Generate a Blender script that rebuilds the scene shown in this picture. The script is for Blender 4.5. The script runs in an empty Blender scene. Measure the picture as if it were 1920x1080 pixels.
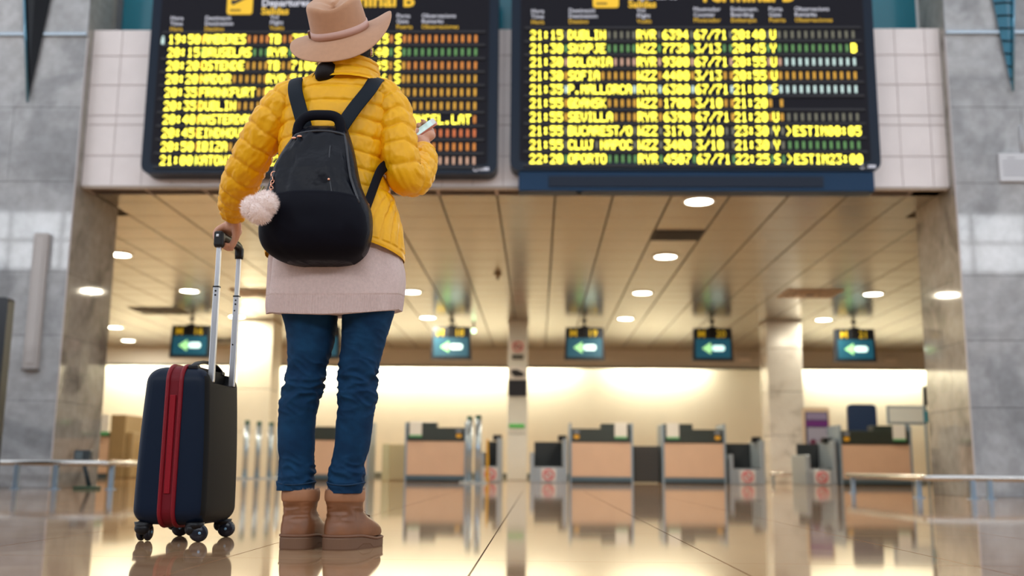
import bpy, bmesh, math, random
import numpy as np
from mathutils import Vector, Matrix, noise, Euler

random.seed(7)
PI = math.pi
SC = bpy.context.scene
COL = SC.collection

# ------------------------------------------------------------------ camera
cam_d = bpy.data.cameras.new('camera')
cam_d.sensor_width = 36.0
cam_d.lens = 36.0 * 1915.6 / 1920.0
cam_d.clip_start = 0.05
cam_d.clip_end = 200
cam_d.dof.use_dof = True
cam_d.dof.focus_distance = 3.2
cam_d.dof.aperture_fstop = 2.0
cam = bpy.data.objects.new('camera', cam_d)
COL.objects.link(cam)
_p, _r, _y = math.radians(9.987), math.radians(0.515), math.radians(1.502)
cam.matrix_world = (Matrix.Translation((0, 0, 0.24)) @ Matrix.Rotation(_y, 4, 'Z')
                    @ Matrix.Rotation(PI / 2 + _p, 4, 'X') @ Matrix.Rotation(_r, 4, 'Z'))
SC.camera = cam

# ------------------------------------------------------------------ world, exposure
world = bpy.data.worlds.new('hall_daylight')
SC.world = world
world.use_nodes = True
bg = world.node_tree.nodes['Background']
bg.inputs[0].default_value = (0.86, 0.92, 1.0, 1)
bg.inputs[1].default_value = 0.95
SC.view_settings.view_transform = 'Standard'
SC.view_settings.look = 'None'
SC.view_settings.gamma = 1.0
SC.view_settings.use_curve_mapping = False
SC.view_settings.exposure = 0.3
WINDOW_GLOW = 6.5          # daylight in the tall windows of the hall's rear wall
COVE_POWER = 47.0          # each fluorescent tube above the check-in wall
DOWN_POWER = 52.0          # each ceiling downlight

# ------------------------------------------------------------------ materials
MATS = {}


def mat(name, col, rough=0.5, metal=0.0, emit=None, estr=0.0, spec=0.5, coat=0.0, var=0.0, vscale=20.0,
        bump=0.0, bscale=80.0, sheen=0.0, bdist=0.002):
    if name in MATS:
        return MATS[name]
    m = bpy.data.materials.new(name)
    m.use_nodes = True
    nt = m.node_tree
    b = nt.nodes['Principled BSDF']
    b.inputs['Base Color'].default_value = (*col, 1)
    b.inputs['Roughness'].default_value = rough
    b.inputs['Metallic'].default_value = metal
    b.inputs['Specular IOR Level'].default_value = spec
    b.inputs['Coat Weight'].default_value = coat
    b.inputs['Sheen Weight'].default_value = sheen
    if emit:
        b.inputs['Emission Color'].default_value = (*emit, 1)
        b.inputs['Emission Strength'].default_value = estr
    if var > 0 or bump > 0:
        tc = nt.nodes.new('ShaderNodeTexCoord')
    if var > 0:
        n = nt.nodes.new('ShaderNodeTexNoise')
        n.inputs['Scale'].default_value = vscale
        n.inputs['Detail'].default_value = 4
        nt.links.new(tc.outputs['Object'], n.inputs['Vector'])
        r = nt.nodes.new('ShaderNodeValToRGB')
        r.color_ramp.elements[0].position = 0.3
        r.color_ramp.elements[1].position = 0.7
        r.color_ramp.elements[0].color = (*[max(0, c * (1 - var)) for c in col], 1)
        r.color_ramp.elements[1].color = (*[min(1, c * (1 + var)) for c in col], 1)
        nt.links.new(n.outputs['Fac'], r.inputs['Fac'])
        nt.links.new(r.outputs['Color'], b.inputs['Base Color'])
    if bump > 0:
        n2 = nt.nodes.new('ShaderNodeTexNoise')
        n2.inputs['Scale'].default_value = bscale
        n2.inputs['Detail'].default_value = 2
        nt.links.new(tc.outputs['Object'], n2.inputs['Vector'])
        bp = nt.nodes.new('ShaderNodeBump')
        bp.inputs['Strength'].default_value = bump
        bp.inputs['Distance'].default_value = bdist
        nt.links.new(n2.outputs['Fac'], bp.inputs['Height'])
        nt.links.new(bp.outputs['Normal'], b.inputs['Normal'])
    MATS[name] = m
    return m


def stone(name, c1, c2, c3, rough, speck, vein=1.5, bump=0.0):
    """polished stone: large veining, a mottled middle scale and fine specks"""
    m = bpy.data.materials.new(name)
    m.use_nodes = True
    nt = m.node_tree
    b = nt.nodes['Principled BSDF']
    b.inputs['Roughness'].default_value = rough
    geo = nt.nodes.new('ShaderNodeNewGeometry')
    n1 = nt.nodes.new('ShaderNodeTexNoise')
    n1.inputs['Scale'].default_value = vein
    n1.inputs['Detail'].default_value = 7
    n1.inputs['Distortion'].default_value = 1.6
    n2 = nt.nodes.new('ShaderNodeTexNoise')
    n2.inputs['Scale'].default_value = speck
    n2.inputs['Detail'].default_value = 2
    nt.links.new(geo.outputs['Position'], n1.inputs['Vector'])
    nt.links.new(geo.outputs['Position'], n2.inputs['Vector'])
    r = nt.nodes.new('ShaderNodeValToRGB')
    e = r.color_ramp.elements
    e[0].position, e[0].color = 0.36, (*c3, 1)
    e[1].position, e[1].color = 0.66, (*c2, 1)
    k = e.new(0.47)
    k.color = (*c1, 1)
    nt.links.new(n1.outputs['Fac'], r.inputs['Fac'])
    r2 = nt.nodes.new('ShaderNodeValToRGB')
    r2.color_ramp.elements[0].position = 0.35
    r2.color_ramp.elements[1].position = 0.7
    r2.color_ramp.elements[0].color = (0.84, 0.83, 0.82, 1)
    r2.color_ramp.elements[1].color = (1.06, 1.06, 1.06, 1)
    nt.links.new(n2.outputs['Fac'], r2.inputs['Fac'])
    mx = nt.nodes.new('ShaderNodeMix')
    mx.data_type = 'RGBA'
    mx.blend_type = 'MULTIPLY'
    mx.inputs[0].default_value = 1.0
    nt.links.new(r.outputs['Color'], mx.inputs[6])
    nt.links.new(r2.outputs['Color'], mx.inputs[7])
    nt.links.new(mx.outputs[2], b.inputs['Base Color'])
    if bump:
        n3 = nt.nodes.new('ShaderNodeTexNoise')
        n3.inputs['Scale'].default_value = 1.3
        nt.links.new(geo.outputs['Position'], n3.inputs['Vector'])
        bp = nt.nodes.new('ShaderNodeBump')
        bp.inputs['Strength'].default_value = bump
        bp.inputs['Distance'].default_value = 0.002
        nt.links.new(n3.outputs['Fac'], bp.inputs['Height'])
        nt.links.new(bp.outputs['Normal'], b.inputs['Normal'])
    MATS[name] = m
    return m


# ------------------------------------------------------------------ mesh helpers
def world_of(o):
    v = Vector((0, 0, 0))
    while o is not None:
        v += o.location
        o = o.parent
    return v


def link_mesh(name, me, parent=None):
    o = bpy.data.objects.new(name, me)
    COL.objects.link(o)
    if parent is not None:
        o.parent = parent
    return o


def empty(name, loc):
    o = bpy.data.objects.new(name, None)
    COL.objects.link(o)
    o.location = loc
    o.empty_display_size = 0.1
    return o


def tag(o, label=None, cat=None, group=None, kind=None):
    if label:
        o['label'] = label
    if cat:
        o['category'] = cat
    if group:
        o['group'] = group
    if kind:
        o['kind'] = kind
    return o


class MB:
    """collects world-space geometry; build() links it as one mesh object"""

    def __init__(self):
        self.v = []
        self.f = []
        self.s = []
        self.m = []

    def raw(self, vs, fs, smooth=False, mi=0):
        k = len(self.v)
        self.v.extend([tuple(p) for p in vs])
        for f in fs:
            self.f.append(tuple(i + k for i in f))
            self.s.append(smooth)
            self.m.append(mi)
        return self

    def box(self, x0, x1, y0, y1, z0, z1, mi=0):
        vs = [(x0, y0, z0), (x1, y0, z0), (x1, y1, z0), (x0, y1, z0), (x0, y0, z1), (x1, y0, z1), (x1, y1, z1), (x0, y1, z1)]
        return self.raw(vs, [(0, 3, 2, 1), (4, 5, 6, 7), (0, 1, 5, 4), (1, 2, 6, 5), (2, 3, 7, 6), (3, 0, 4, 7)], False, mi)

    def bevbox(self, x0, x1, y0, y1, z0, z1, b=0.005, mi=0):
        bm = bmesh.new()
        bmesh.ops.create_cube(bm, size=1)
        for v in bm.verts:
            v.co = ((x0 + x1) / 2 + v.co.x * (x1 - x0), (y0 + y1) / 2 + v.co.y * (y1 - y0), (z0 + z1) / 2 + v.co.z * (z1 - z0))
        bmesh.ops.bevel(bm, geom=bm.edges[:], offset=b, segments=2, affect='EDGES', profile=0.5)
        bm.verts.index_update()
        self.raw([v.co.copy() for v in bm.verts], [[v.index for v in f.verts] for f in bm.faces], False, mi)
        bm.free()
        return self

    def prism(self, pts2, axis, a0, a1, mi=0, smooth=False):
        """polygon in the plane normal to axis, extruded from a0 to a1"""
        n = len(pts2)

        def mk(p, a):
            if axis == 'Y':
                return (p[0], a, p[1])
            if axis == 'X':
                return (a, p[0], p[1])
            return (p[0], p[1], a)
        vs = [mk(p, a0) for p in pts2] + [mk(p, a1) for p in pts2]
        fs = [tuple(range(n))[::-1], tuple(range(n, 2 * n))]
        fs += [(i, (i + 1) % n, n + (i + 1) % n, n + i) for i in range(n)]
        return self.raw(vs, fs, smooth, mi)

    def tube(self, pts, rad, seg=10, caps=True, mi=0, up=None, flat=None, closed=False):
        """circular (or flattened) tube through points"""
        pts = [Vector(p) for p in pts]
        n = len(pts)
        if not hasattr(rad, '__len__'):
            rad = [rad] * n
        vs, fs = [], []
        prev = None
        for i, p in enumerate(pts):
            if closed:
                t = (pts[(i + 1) % n] - pts[i - 1])
            else:
                t = (pts[min(i + 1, n - 1)] - pts[max(i - 1, 0)])
            t.normalize()
            if prev is None:
                u = Vector(up) if up else (Vector((0, 0, 1)) if abs(t.z) < 0.9 else Vector((1, 0, 0)))
            else:
                u = prev
            u = (u - t * u.dot(t)).normalized()
            prev = u
            w = t.cross(u)
            for k in range(seg):
                a = 2 * PI * k / seg
                ru, rw = rad[i] if hasattr(rad[i], '__len__') else (rad[i], rad[i])
                vs.append(p + u * (ru * math.cos(a)) + w * (rw * math.sin(a)))
        m = n if closed else n - 1
        for i in range(m):
            j = (i + 1) % n
            for k in range(seg):
                l = (k + 1) % seg
                fs.append((i * seg + k, i * seg + l, j * seg + l, j * seg + k))
        if caps and not closed:
            fs.append(tuple(range(seg))[::-1])
            fs.append(tuple((n - 1) * seg + k for k in range(seg)))
        return self.raw(vs, fs, True, mi)

    def cyl(self, p0, p1, r0, r1=None, seg=20, mi=0):
        r1 = r0 if r1 is None else r1
        k = len(self.f)
        self.tube([p0, p1], [r0, r1], seg, True, mi)
        return self

    def ell(self, c, r, seg=20, rings=12, mi=0, mat3=None):
        vs, fs = [], []
        for i in range(rings + 1):
            a = PI * i / rings
            for k in range(seg):
                b = 2 * PI * k / seg
                q = Vector((r[0] * math.sin(a) * math.cos(b), r[1] * math.sin(a) * math.sin(b), r[2] * math.cos(a)))
                if mat3:
                    q = mat3 @ q
                vs.append(q + Vector(c))
        for i in range(rings):
            for k in range(seg):
                l = (k + 1) % seg
                fs.append((i * seg + k, (i + 1) * seg + k, (i + 1) * seg + l, i * seg + l))
        return self.raw(vs, fs, True, mi)

    def loft(self, rings, cap0=True, cap1=True, mi=0, smooth=True):
        n = len(rings)
        seg = len(rings[0])
        vs = [p for r in rings for p in r]
        fs = []
        for i in range(n - 1):
            for k in range(seg):
                l = (k + 1) % seg
                fs.append((i * seg + k, i * seg + l, (i + 1) * seg + l, (i + 1) * seg + k))
        if cap0:
            fs.append(tuple(range(seg))[::-1])
        if cap1:
            fs.append(tuple((n - 1) * seg + k for k in range(seg)))
        return self.raw(vs, fs, smooth, mi)

    def xf(self, M):
        self.v = [tuple(M @ Vector(p)) for p in self.v]
        return self

    def mesh(self, name, mats, off=(0, 0, 0)):
        me = bpy.data.meshes.new(name)
        ox, oy, oz = off
        me.from_pydata([(x - ox, y - oy, z - oz) for x, y, z in self.v], [], self.f)
        me.polygons.foreach_set('use_smooth', self.s)
        for m in (mats if isinstance(mats, (list, tuple)) else [mats]):
            me.materials.append(m)
        if any(self.m):
            me.polygons.foreach_set('material_index', self.m)
        me.update()
        return me

    def build(self, name, mats, parent=None, at=None, sub=0, solid=0.0):
        """at: world origin for a top-level mesh; children sit at their parent's origin"""
        off = world_of(parent) if parent is not None else Vector(at or (0, 0, 0))
        o = link_mesh(name, self.mesh(name, mats, off), parent)
        if parent is None:
            o.location = off
        if solid:
            md = o.modifiers.new('solid', 'SOLIDIFY')
            md.thickness = solid
            md.offset = 0
        if sub:
            md = o.modifiers.new('sub', 'SUBSURF')
            md.levels = sub
            md.render_levels = sub
        return o


def catmull(pts, n):
    """resample a list of tuples (any dimension) to n samples along a Catmull-Rom spline"""
    P = np.array(pts, float)
    m = len(P)
    d = np.r_[0, np.cumsum(np.linalg.norm(np.diff(P[:, :3], axis=0), axis=1) + 1e-6)]
    out = []
    for s in np.linspace(0, d[-1], n):
        i = min(int(np.searchsorted(d, s, 'right')) - 1, m - 2)
        t = (s - d[i]) / (d[i + 1] - d[i])
        p0, p1, p2, p3 = P[max(i - 1, 0)], P[i], P[i + 1], P[min(i + 2, m - 1)]
        out.append(0.5 * (2 * p1 + (p2 - p0) * t + (2 * p0 - 5 * p1 + 4 * p2 - p3) * t * t + (3 * p1 - p0 - 3 * p2 + p3) * t ** 3))
    return [tuple(q) for q in out]


def rrect(x0, x1, z0, z1, r, n=5):
    """rounded rectangle outline"""
    pts = []
    for cx, cz, a0 in ((x1 - r, z0 + r, -90), (x1 - r, z1 - r, 0), (x0 + r, z1 - r, 90), (x0 + r, z0 + r, 180)):
        for k in range(n + 1):
            a = math.radians(a0 + 90 * k / n)
            pts.append((cx + r * math.cos(a), cz + r * math.sin(a)))
    return pts


def text_mesh(name, s, x, y, z, size, m, parent, align='LEFT', depth=0.004, bold=0.0):
    """printed lettering standing just proud of a face that looks towards -Y"""
    c = bpy.data.curves.new(name, 'FONT')
    c.body = s
    c.size = size
    c.align_x = align
    c.extrude = depth
    c.offset = bold
    c.resolution_u = 2
    t = bpy.data.objects.new(name + '_tmp', c)
    COL.objects.link(t)
    dg = bpy.context.evaluated_depsgraph_get()
    me = bpy.data.meshes.new_from_object(t.evaluated_get(dg))
    bpy.data.objects.remove(t)
    bpy.data.curves.remove(c)
    off = world_of(parent)
    me.transform(Matrix.Translation(Vector((x, y, z)) - off) @ Matrix.Rotation(PI / 2, 4, 'X'))
    me.materials.clear()
    me.materials.append(m)
    me.name = name
    return link_mesh(name, me, parent)


# materials shared by many things
floor_m = stone('floor_granite', (0.46, 0.275, 0.155), (0.52, 0.33, 0.19), (0.40, 0.225, 0.12), 0.05, 260, 3.0, bump=0.02)
grout_m = mat('floor_joint', (0.10, 0.055, 0.035), 0.6)
marble_m = stone('grey_marble', (0.43, 0.435, 0.445), (0.50, 0.50, 0.505), (0.31, 0.315, 0.325), 0.04, 9, 0.8)
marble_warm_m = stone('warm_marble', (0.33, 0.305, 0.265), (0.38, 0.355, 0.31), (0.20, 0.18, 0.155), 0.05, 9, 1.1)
joint_m = mat('marble_joint', (0.16, 0.16, 0.17), 0.7)
fascia_m = mat('fascia_tile', (0.82, 0.745, 0.725), 0.35, var=0.04, vscale=3)
fjoint_m = mat('fascia_joint', (0.50, 0.43, 0.42), 0.8)
ceil_m = mat('ceiling_panel', (0.45, 0.41, 0.325), 0.22, 0.75, var=0.05, vscale=1.5)
ceilgap_m = mat('ceiling_gap', (0.10, 0.085, 0.065), 0.8)
wall_m = mat('plaster_cream', (0.80, 0.76, 0.64), 0.7, var=0.02, vscale=2)
bulk_m = mat('bulkhead_grey', (0.66, 0.65, 0.62), 0.5)
trim_m = mat('dark_green_trim', (0.10, 0.12, 0.10), 0.5)
steel_m = mat('brushed_steel', (0.62, 0.60, 0.57), 0.22, 1.0)
bluegrey_m = mat('blue_grey_metal', (0.30, 0.39, 0.48), 0.35, 0.5)
navy_m = None
black_m = mat('black_plastic', (0.009, 0.009, 0.011), 0.4, spec=0.3)
rearwall_m = mat('rear_wall_paint', (0.16, 0.20, 0.24), 0.7)
daylight_m = mat('window_daylight', (0.8, 0.85, 0.9), 0.3, emit=(0.92, 0.96, 1.0), estr=WINDOW_GLOW)
frame_m = mat('window_frame', (0.12, 0.13, 0.14), 0.4)
# ================================================================== THE SETTING
# ---- floor: bedding plate, near slabs one by one, far floor as one sheet
XJ = [-7.4, -6.65, -5.9, -5.15, -4.4, -3.7, -3.0, -2.3, -1.578, -0.821, -0.154, 0.491, 1.13, 1.77, 2.42, 3.1, 3.8, 4.5, 5.25, 6.0]
YJ = [2.762 + 1.215 * k for k in range(-3, 8)]
mb = MB()
mb.box(-26, 26, -9.2, 27, -0.20, -0.012)
floor = tag(mb.build('floor', grout_m), kind='structure')
mb = MB()
mb.box(-26, XJ[0] - 0.002, -9.2, 27, -0.012, 0)
mb.box(XJ[-1] + 0.002, 26, -9.2, 27, -0.012, 0)
mb.box(XJ[0] - 0.002, XJ[-1] + 0.002, YJ[-1] + 0.002, 27, -0.012, 0)
mb.box(XJ[0] - 0.002, XJ[-1] + 0.002, -9.2, YJ[0] - 0.002, -0.012, 0)
mb.build('polished_floor_sheet', floor_m, floor)
for i in range(len(XJ) - 1):
    w = XJ[i + 1] - XJ[i]
    g = 0.0022
    s = MB().box(g, w - g, g, 1.215 - g, -0.012, 0).mesh('floor_slab', floor_m)
    for j in range(len(YJ) - 1):
        o = link_mesh('floor_slab', s, floor)
        o.location = (XJ[i], YJ[j], 0)

# ---- pillars (front planes with stone slabs; inner faces too)
PX = (-4.887, 4.291)
PY0, PY1 = 10.285, 11.42
ZJ = [0.0, 0.87, 1.54, 2.20, 3.17, 3.99, 4.81, 6.2]


def pillar(name, side):
    xi = PX[0] if side < 0 else PX[1]
    xo = xi + side * 3.2
    core = MB().box(min(xi, xo) + 0.012, max(xi, xo) - 0.012, PY0 + 0.012, PY1 - 0.012, 0, 6.2)
    root = tag(core.build(name, joint_m), kind='structure')
    xs = [xi, xi + side * 0.72, xi + side * 1.62, xi + side * 2.5, xo]
    g = 0.0025
    for k in range(len(ZJ) - 1):
        z0, z1 = ZJ[k] + g, ZJ[k + 1] - g
        for a in range(len(xs) - 1):
            shift = side * (0.32 if k % 2 else 0.0)
            xa = xs[a] + (shift if a else 0)
            xb = xs[a + 1] + (shift if a + 1 < len(xs) - 1 else 0)
            x0, x1 = min(xa, xb) + g, max(xa, xb) - g
            MB().box(x0, x1, PY0, PY0 + 0.02, z0, z1).build('marble_slab', marble_m, root)
        # inner face, two slabs deep
        ym = PY0 + 0.62 - (0.18 if k % 2 else 0)
        for ya, yb in ((PY0 + 0.02, ym), (ym, PY1)):
            x0, x1 = (xi - 0.02, xi) if side < 0 else (xi, xi + 0.02)
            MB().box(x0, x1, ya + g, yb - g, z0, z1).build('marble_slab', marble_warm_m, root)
    # slim pale ledge round the stone
    MB().bevbox(min(xi, xo), max(xi, xo), PY0 - 0.03, PY0 - 0.001, 4.79, 4.83, 0.006).build('ledge', mat('ledge_metal', (0.45, 0.52, 0.58), 0.25, 0.8), root)
    x0, x1 = (xi, xi + 0.012) if side < 0 else (xi - 0.012, xi)
    MB().bevbox(x0 - 0.001, x1 + 0.001, PY0 - 0.010, PY0 + 0.012, 0, 4.78, 0.005).build('corner_strip', mat('corner_strip', (0.50, 0.46, 0.46), 0.4), root)
    return root


pillar('wall_left', -1)
pillar('wall_right', 1)

# ---- fascia with tiles
FX0, FX1, FY = PX[0] + 0.0, PX[1] - 0.0, 10.435
FZ = [3.165, 3.50, 3.845, 3.95, 4.295, 4.63, 4.935]
fas = tag(MB().box(FX0, FX1, FY + 0.012, FY + 0.35, 3.165, 4.935).build('wall_fascia', fjoint_m), kind='structure')
BL = (-4.162, -0.435, 3.235, 5.75)
BR = (-0.300, 3.512, 3.272, 5.75)
tw = 0.322
nx = int((FX1 - FX0) / tw) + 1
for k in range(len(FZ) - 1):
    for i in range(nx):
        x0, x1 = FX0 + i * tw, min(FX0 + (i + 1) * tw, FX1)
        if x1 - x0 < 0.03:
            continue
        z0, z1 = FZ[k], FZ[k + 1]
        hid = any(x0 > b[0] + 0.12 and x1 < b[1] - 0.12 and z0 > b[2] + 0.12 for b in (BL, BR))
        if hid:
            continue
        MB().box(x0 + 0.004, x1 - 0.004, FY, FY + 0.014, z0 + 0.005, z1 - 0.005).build('fascia_tile', fascia_m, fas)
tag(MB().bevbox(FX0 + 0.02, FX1 - 0.02, FY - 0.012, FY + 0.05, 3.135, 3.163, 0.004).build('trim_1', mat('fascia_edge', (0.42, 0.34, 0.27), 0.4)), kind='structure')

# ---- clerestory glazing above the fascia
teal_m = mat('teal_glass', (0.012, 0.17, 0.23), 0.15, spec=0.6)
win = tag(MB().box(FX0, FX1, 10.98, 11.02, 4.935, 5.02).build('window_1', frame_m), kind='structure')
for i in range(9):
    x0 = FX0 + i * (FX1 - FX0) / 9
    x1 = FX0 + (i + 1) * (FX1 - FX0) / 9
    MB().box(x0 + 0.06, x1 - 0.02, 10.99, 11.01, 5.02, 6.2).build('pane', teal_m, win)
    MB().box(x0, x0 + 0.06, 10.96, 11.04, 5.02, 6.2).build('mullion', frame_m, win)
tag(MB().box(FX0, FX1, FY + 0.35, 11.1, 4.80, 4.934).build('trim_2', frame_m), kind='structure')

# ---- check-in hall behind: ceiling, walls, bulkhead
CZ = 3.165
ceil = tag(MB().box(-12.6, 12.6, FY + 0.36, 27, CZ + 0.03, CZ + 0.2).build('ceiling', ceilgap_m), kind='structure')
PW = 0.632
cells = []
for j in range(25):
    y0 = FY + 0.05 + j * PW
    for i in range(-21, 20):
        x0 = 0.1774 + i * PW
        if x0 < -12.5 or x0 + PW > 12.5 or y0 + PW > 26.4:
            continue
        xm, ym = x0 + PW / 2, y0 + PW / 2
        vis = abs(xm + 0.025 * ym) < 0.50 * ym + 0.4
        if y0 < PY1:
            xa, xb = max(x0, PX[0]), min(x0 + PW, PX[1])
            if xb - xa < 0.05:
                continue
            if xb - xa < PW - 0.01:
                MB().box(xa + 0.004, xb - 0.004, y0 + 0.003, min(y0 + PW, PY1 + 0.4) - 0.003, CZ, CZ + 0.03).build('ceiling_panel', ceil_m, ceil)
                continue
        cells.append((not vis, ym + 0.15 * abs(xm), x0, y0))
cells.sort()
tile = MB().bevbox(0.010, PW - 0.010, 0.006, PW - 0.006, 0, 0.03, 0.005).mesh('ceiling_panel', ceil_m)
far = MB()
for n, (h, d, x0, y0) in enumerate(cells):
    if n < 300:
        o = link_mesh('ceiling_panel', tile, ceil)
        o.location = (x0, y0, CZ)
    else:
        far.box(x0 + 0.010, x0 + PW - 0.010, y0 + 0.003, y0 + PW - 0.003, CZ, CZ + 0.03)
tag(far.build('far_ceiling_panels', ceil_m, ceil), kind='stuff')

bw = tag(MB().box(-12.6, 12.6, 26.3, 26.5, 0, CZ + 0.2).build('wall_back', wall_m), kind='structure')
tag(MB().box(-12.8, -12.6, 11.42, 26.5, 0, CZ + 0.2).build('wall_side_left', wall_m), kind='structure')
tag(MB().box(12.6, 12.8, 11.42, 26.5, 0, CZ + 0.2).build('wall_side_right', wall_m), kind='structure')
tag(MB().box(-12.6, -8.06, 11.2, 11.42, 0, CZ + 0.2).build('wall_return_left', wall_m), kind='structure')
tag(MB().box(7.46, 12.6, 11.2, 11.42, 0, CZ + 0.2).build('wall_return_right', wall_m), kind='structure')
bk = tag(MB().box(-12.6, 12.6, 25.45, 25.55, 2.74, CZ + 0.03).build('wall_bulkhead', bulk_m), kind='structure')
MB().box(-12.6, 12.6, 25.43, 25.57, 2.70, 2.74).build('bottom_trim', trim_m, bk)
tag(MB().box(-12.6, 12.6, 26.27, 26.3, 0, 0.10).build('baseboard_back', trim_m), kind='structure')

# fluorescent battens behind the bulkhead, a real lamp body each
tube_m = mat('fluorescent_tube', (0.9, 0.9, 0.85), 0.3, emit=(1.0, 0.93, 0.70), estr=14.0)
BAT = ['at the far left, lighting the wall beside the marble pillar', 'behind the leftmost hanging screen', 'above the cream column', 'above the counter between the legs', 'behind the hanging screen left of the sign column', 'just right of the slim sign column', 'lighting the wall above the two middle counters', 'just right of the broad marble column', 'at the far right, lighting the wall beside the right pillar']
for x0, x1 in ((-11.3, -9.7), (-9.2, -7.0), (-6.9, -5.0), (-4.6, -2.9), (-2.8, -0.7), (-0.5, 0.9), (1.9, 4.2), (6.6, 8.2), (8.3, 10.2)):
    t = empty('batten_lamp', ((x0 + x1) / 2, 25.95, CZ - 0.06))
    MB().bevbox(x0, x1, 25.88, 26.02, CZ - 0.05, CZ - 0.001, 0.005).build('housing', mat('lamp_white', (0.8, 0.8, 0.78), 0.4), t)
    MB().cyl((x0 + 0.04, 25.95, CZ - 0.08), (x1 - 0.04, 25.95, CZ - 0.08), 0.022, seg=10).build('tube', tube_m, t)
    tag(t, 'fluorescent batten behind the bulkhead ' + BAT.pop(0), 'lamp', 'fluorescent battens above the check-in wall')
    ld = bpy.data.lights.new('batten_light', 'AREA')
    ld.shape = 'RECTANGLE'
    ld.size = x1 - x0
    ld.size_y = 0.08
    ld.energy = COVE_POWER * (x1 - x0) / 2
    ld.color = (1.0, 0.94, 0.75)
    lo = bpy.data.objects.new('batten_light', ld)
    COL.objects.link(lo)
    lo.parent = t
    lo.location = (0, 0, -0.055)
    lo.rotation_euler = (math.radians(22), 0, 0)

# ---- rear wall of the departures hall (behind the photographer) with its tall daylight windows
rw = MB()
rw.box(-26, 26, -9.3, -9.2, 0, 6.03)
rw.box(-26, 26, -9.3, -9.2, 7.77, 9.6)
rw.box(-26, -22.4, -9.3, -9.2, 6.03, 7.77)
rw.box(22.4, 26, -9.3, -9.2, 6.03, 7.77)
tag(rw.build('wall_rear', rearwall_m), kind='structure')
w2 = tag(MB().box(-22.4, 22.4, -9.32, -9.22, 6.86, 6.94).build('window_2', frame_m), kind='structure')
pm = MB().box(0.05, 1.55, -9.27, -9.25, 0, 0.80).mesh('pane', daylight_m)
for i in range(28):
    for z in (6.05, 6.95):
        o = link_mesh('pane', pm, w2)
        o.location = (-22.4 + i * 1.6, 0, z)
    MB().box(-22.4 + i * 1.6 - 0.05, -22.4 + i * 1.6 + 0.05, -9.32, -9.2, 6.03, 7.77).build('mullion', frame_m, w2)
# ================================================================== DEPARTURE BOARDS
FONT = {
 '0': '0E11131519110E', '1': '040C040404040E', '2': '0E11010204081F', '3': '1F02040201110E', '4': '02060A121F0202',
 '5': '1F101E0101110E', '6': '0608101E11110E', '7': '1F010204080808', '8': '0E11110E11110E', '9': '0E11110F01020C',
 'A': '0E11111F111111', 'B': '1E11111E11111E', 'C': '0E11101010110E', 'D': '1C12111111121C', 'E': '1F10101E10101F',
 'F': '1F10101E101010', 'G': '0E11101711110F', 'H': '1111111F111111', 'I': '0E04040404040E', 'J': '0702020202120C',
 'K': '11121418141211', 'L': '1010101010101F', 'M': '111B1515111111', 'N': '11111915131111', 'O': '0E11111111110E',
 'P': '1E11111E101010', 'Q': '0E11111115120D', 'R': '1E11111E141211', 'S': '0F10100E01011E', 'T': '1F040404040404',
 'U': '1111111111110E', 'V': '11111111110A04', 'W': '11111115151B11', 'X': '11110A040A1111', 'Y': '1111110A040404',
 'Z': '1F01020408101F', ':': '000C0C000C0C00', '.': '00000000000C0C', '/': '01010204081010', '>': '100804020408 10'.replace(' ', ''),
}
led_m = mat('led_yellow', (0.3, 0.25, 0.02), 0.5, emit=(1.0, 0.86, 0.07), estr=4.4)
DIM = {  # blank cells, each colour given a faint glow of its own
 'o': mat('flap_orange', (0.35, 0.14, 0.02), 0.5, emit=(0.95, 0.30, 0.03), estr=0.45),
 'y': mat('flap_amber', (0.35, 0.20, 0.02), 0.5, emit=(0.95, 0.46, 0.02), estr=0.45),
 'r': mat('flap_red', (0.35, 0.10, 0.03), 0.5, emit=(0.90, 0.20, 0.04), estr=0.45),
 'g': mat('flap_green', (0.06, 0.20, 0.05), 0.5, emit=(0.17, 0.36, 0.11), estr=0.38),
 'd': mat('flap_dull', (0.12, 0.11, 0.08), 0.5, emit=(0.20, 0.20, 0.12), estr=0.3),
 'w': mat('flap_pale', (0.4, 0.5, 0.48), 0.5, emit=(0.50, 0.68, 0.62), estr=0.6),
 'p': mat('flap_rose', (0.4, 0.25, 0.18), 0.5, emit=(0.75, 0.42, 0.26), estr=0.38),
}
case_m = mat('board_case', (0.006, 0.014, 0.030), 0.35, spec=0.2)
face_m = mat('board_face', (0.007, 0.006, 0.011), 0.45, spec=0.15)
ledge_m = mat('row_ledge', (0.028, 0.027, 0.032), 0.4, spec=0.25)
white_p = mat('print_white_glow', (0.62, 0.62, 0.68), 0.5, emit=(0.62, 0.62, 0.70), estr=0.35)  # white lettering print with a slight self-glow added
yellow_p = mat('print_yellow_glow', (0.75, 0.46, 0.015), 0.5, emit=(0.80, 0.46, 0.01), estr=0.35)  # yellow print, brightened by the same slight added glow
plane_m = mat('print_dark', (0.02, 0.015, 0.01), 0.5)
DP, DH = 0.0112, 0.0146          # dot pitch across and up


def glyph(mb, ch, x, zc, yf):
    if ch not in FONT:
        return
    h = FONT[ch]
    for r in range(7):
        bits = int(h[2 * r:2 * r + 2], 16)
        for c in range(5):
            if bits >> (4 - c) & 1:
                x0, z0 = x + c * DP, zc + (3 - r) * DH
                a, b = 0.0047, 0.0060
                mb.raw([(x0 - a, yf, z0 - b), (x0 + a, yf, z0 - b), (x0 + a, yf, z0 + b), (x0 - a, yf, z0 + b)], [(0, 1, 2, 3)])


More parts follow.
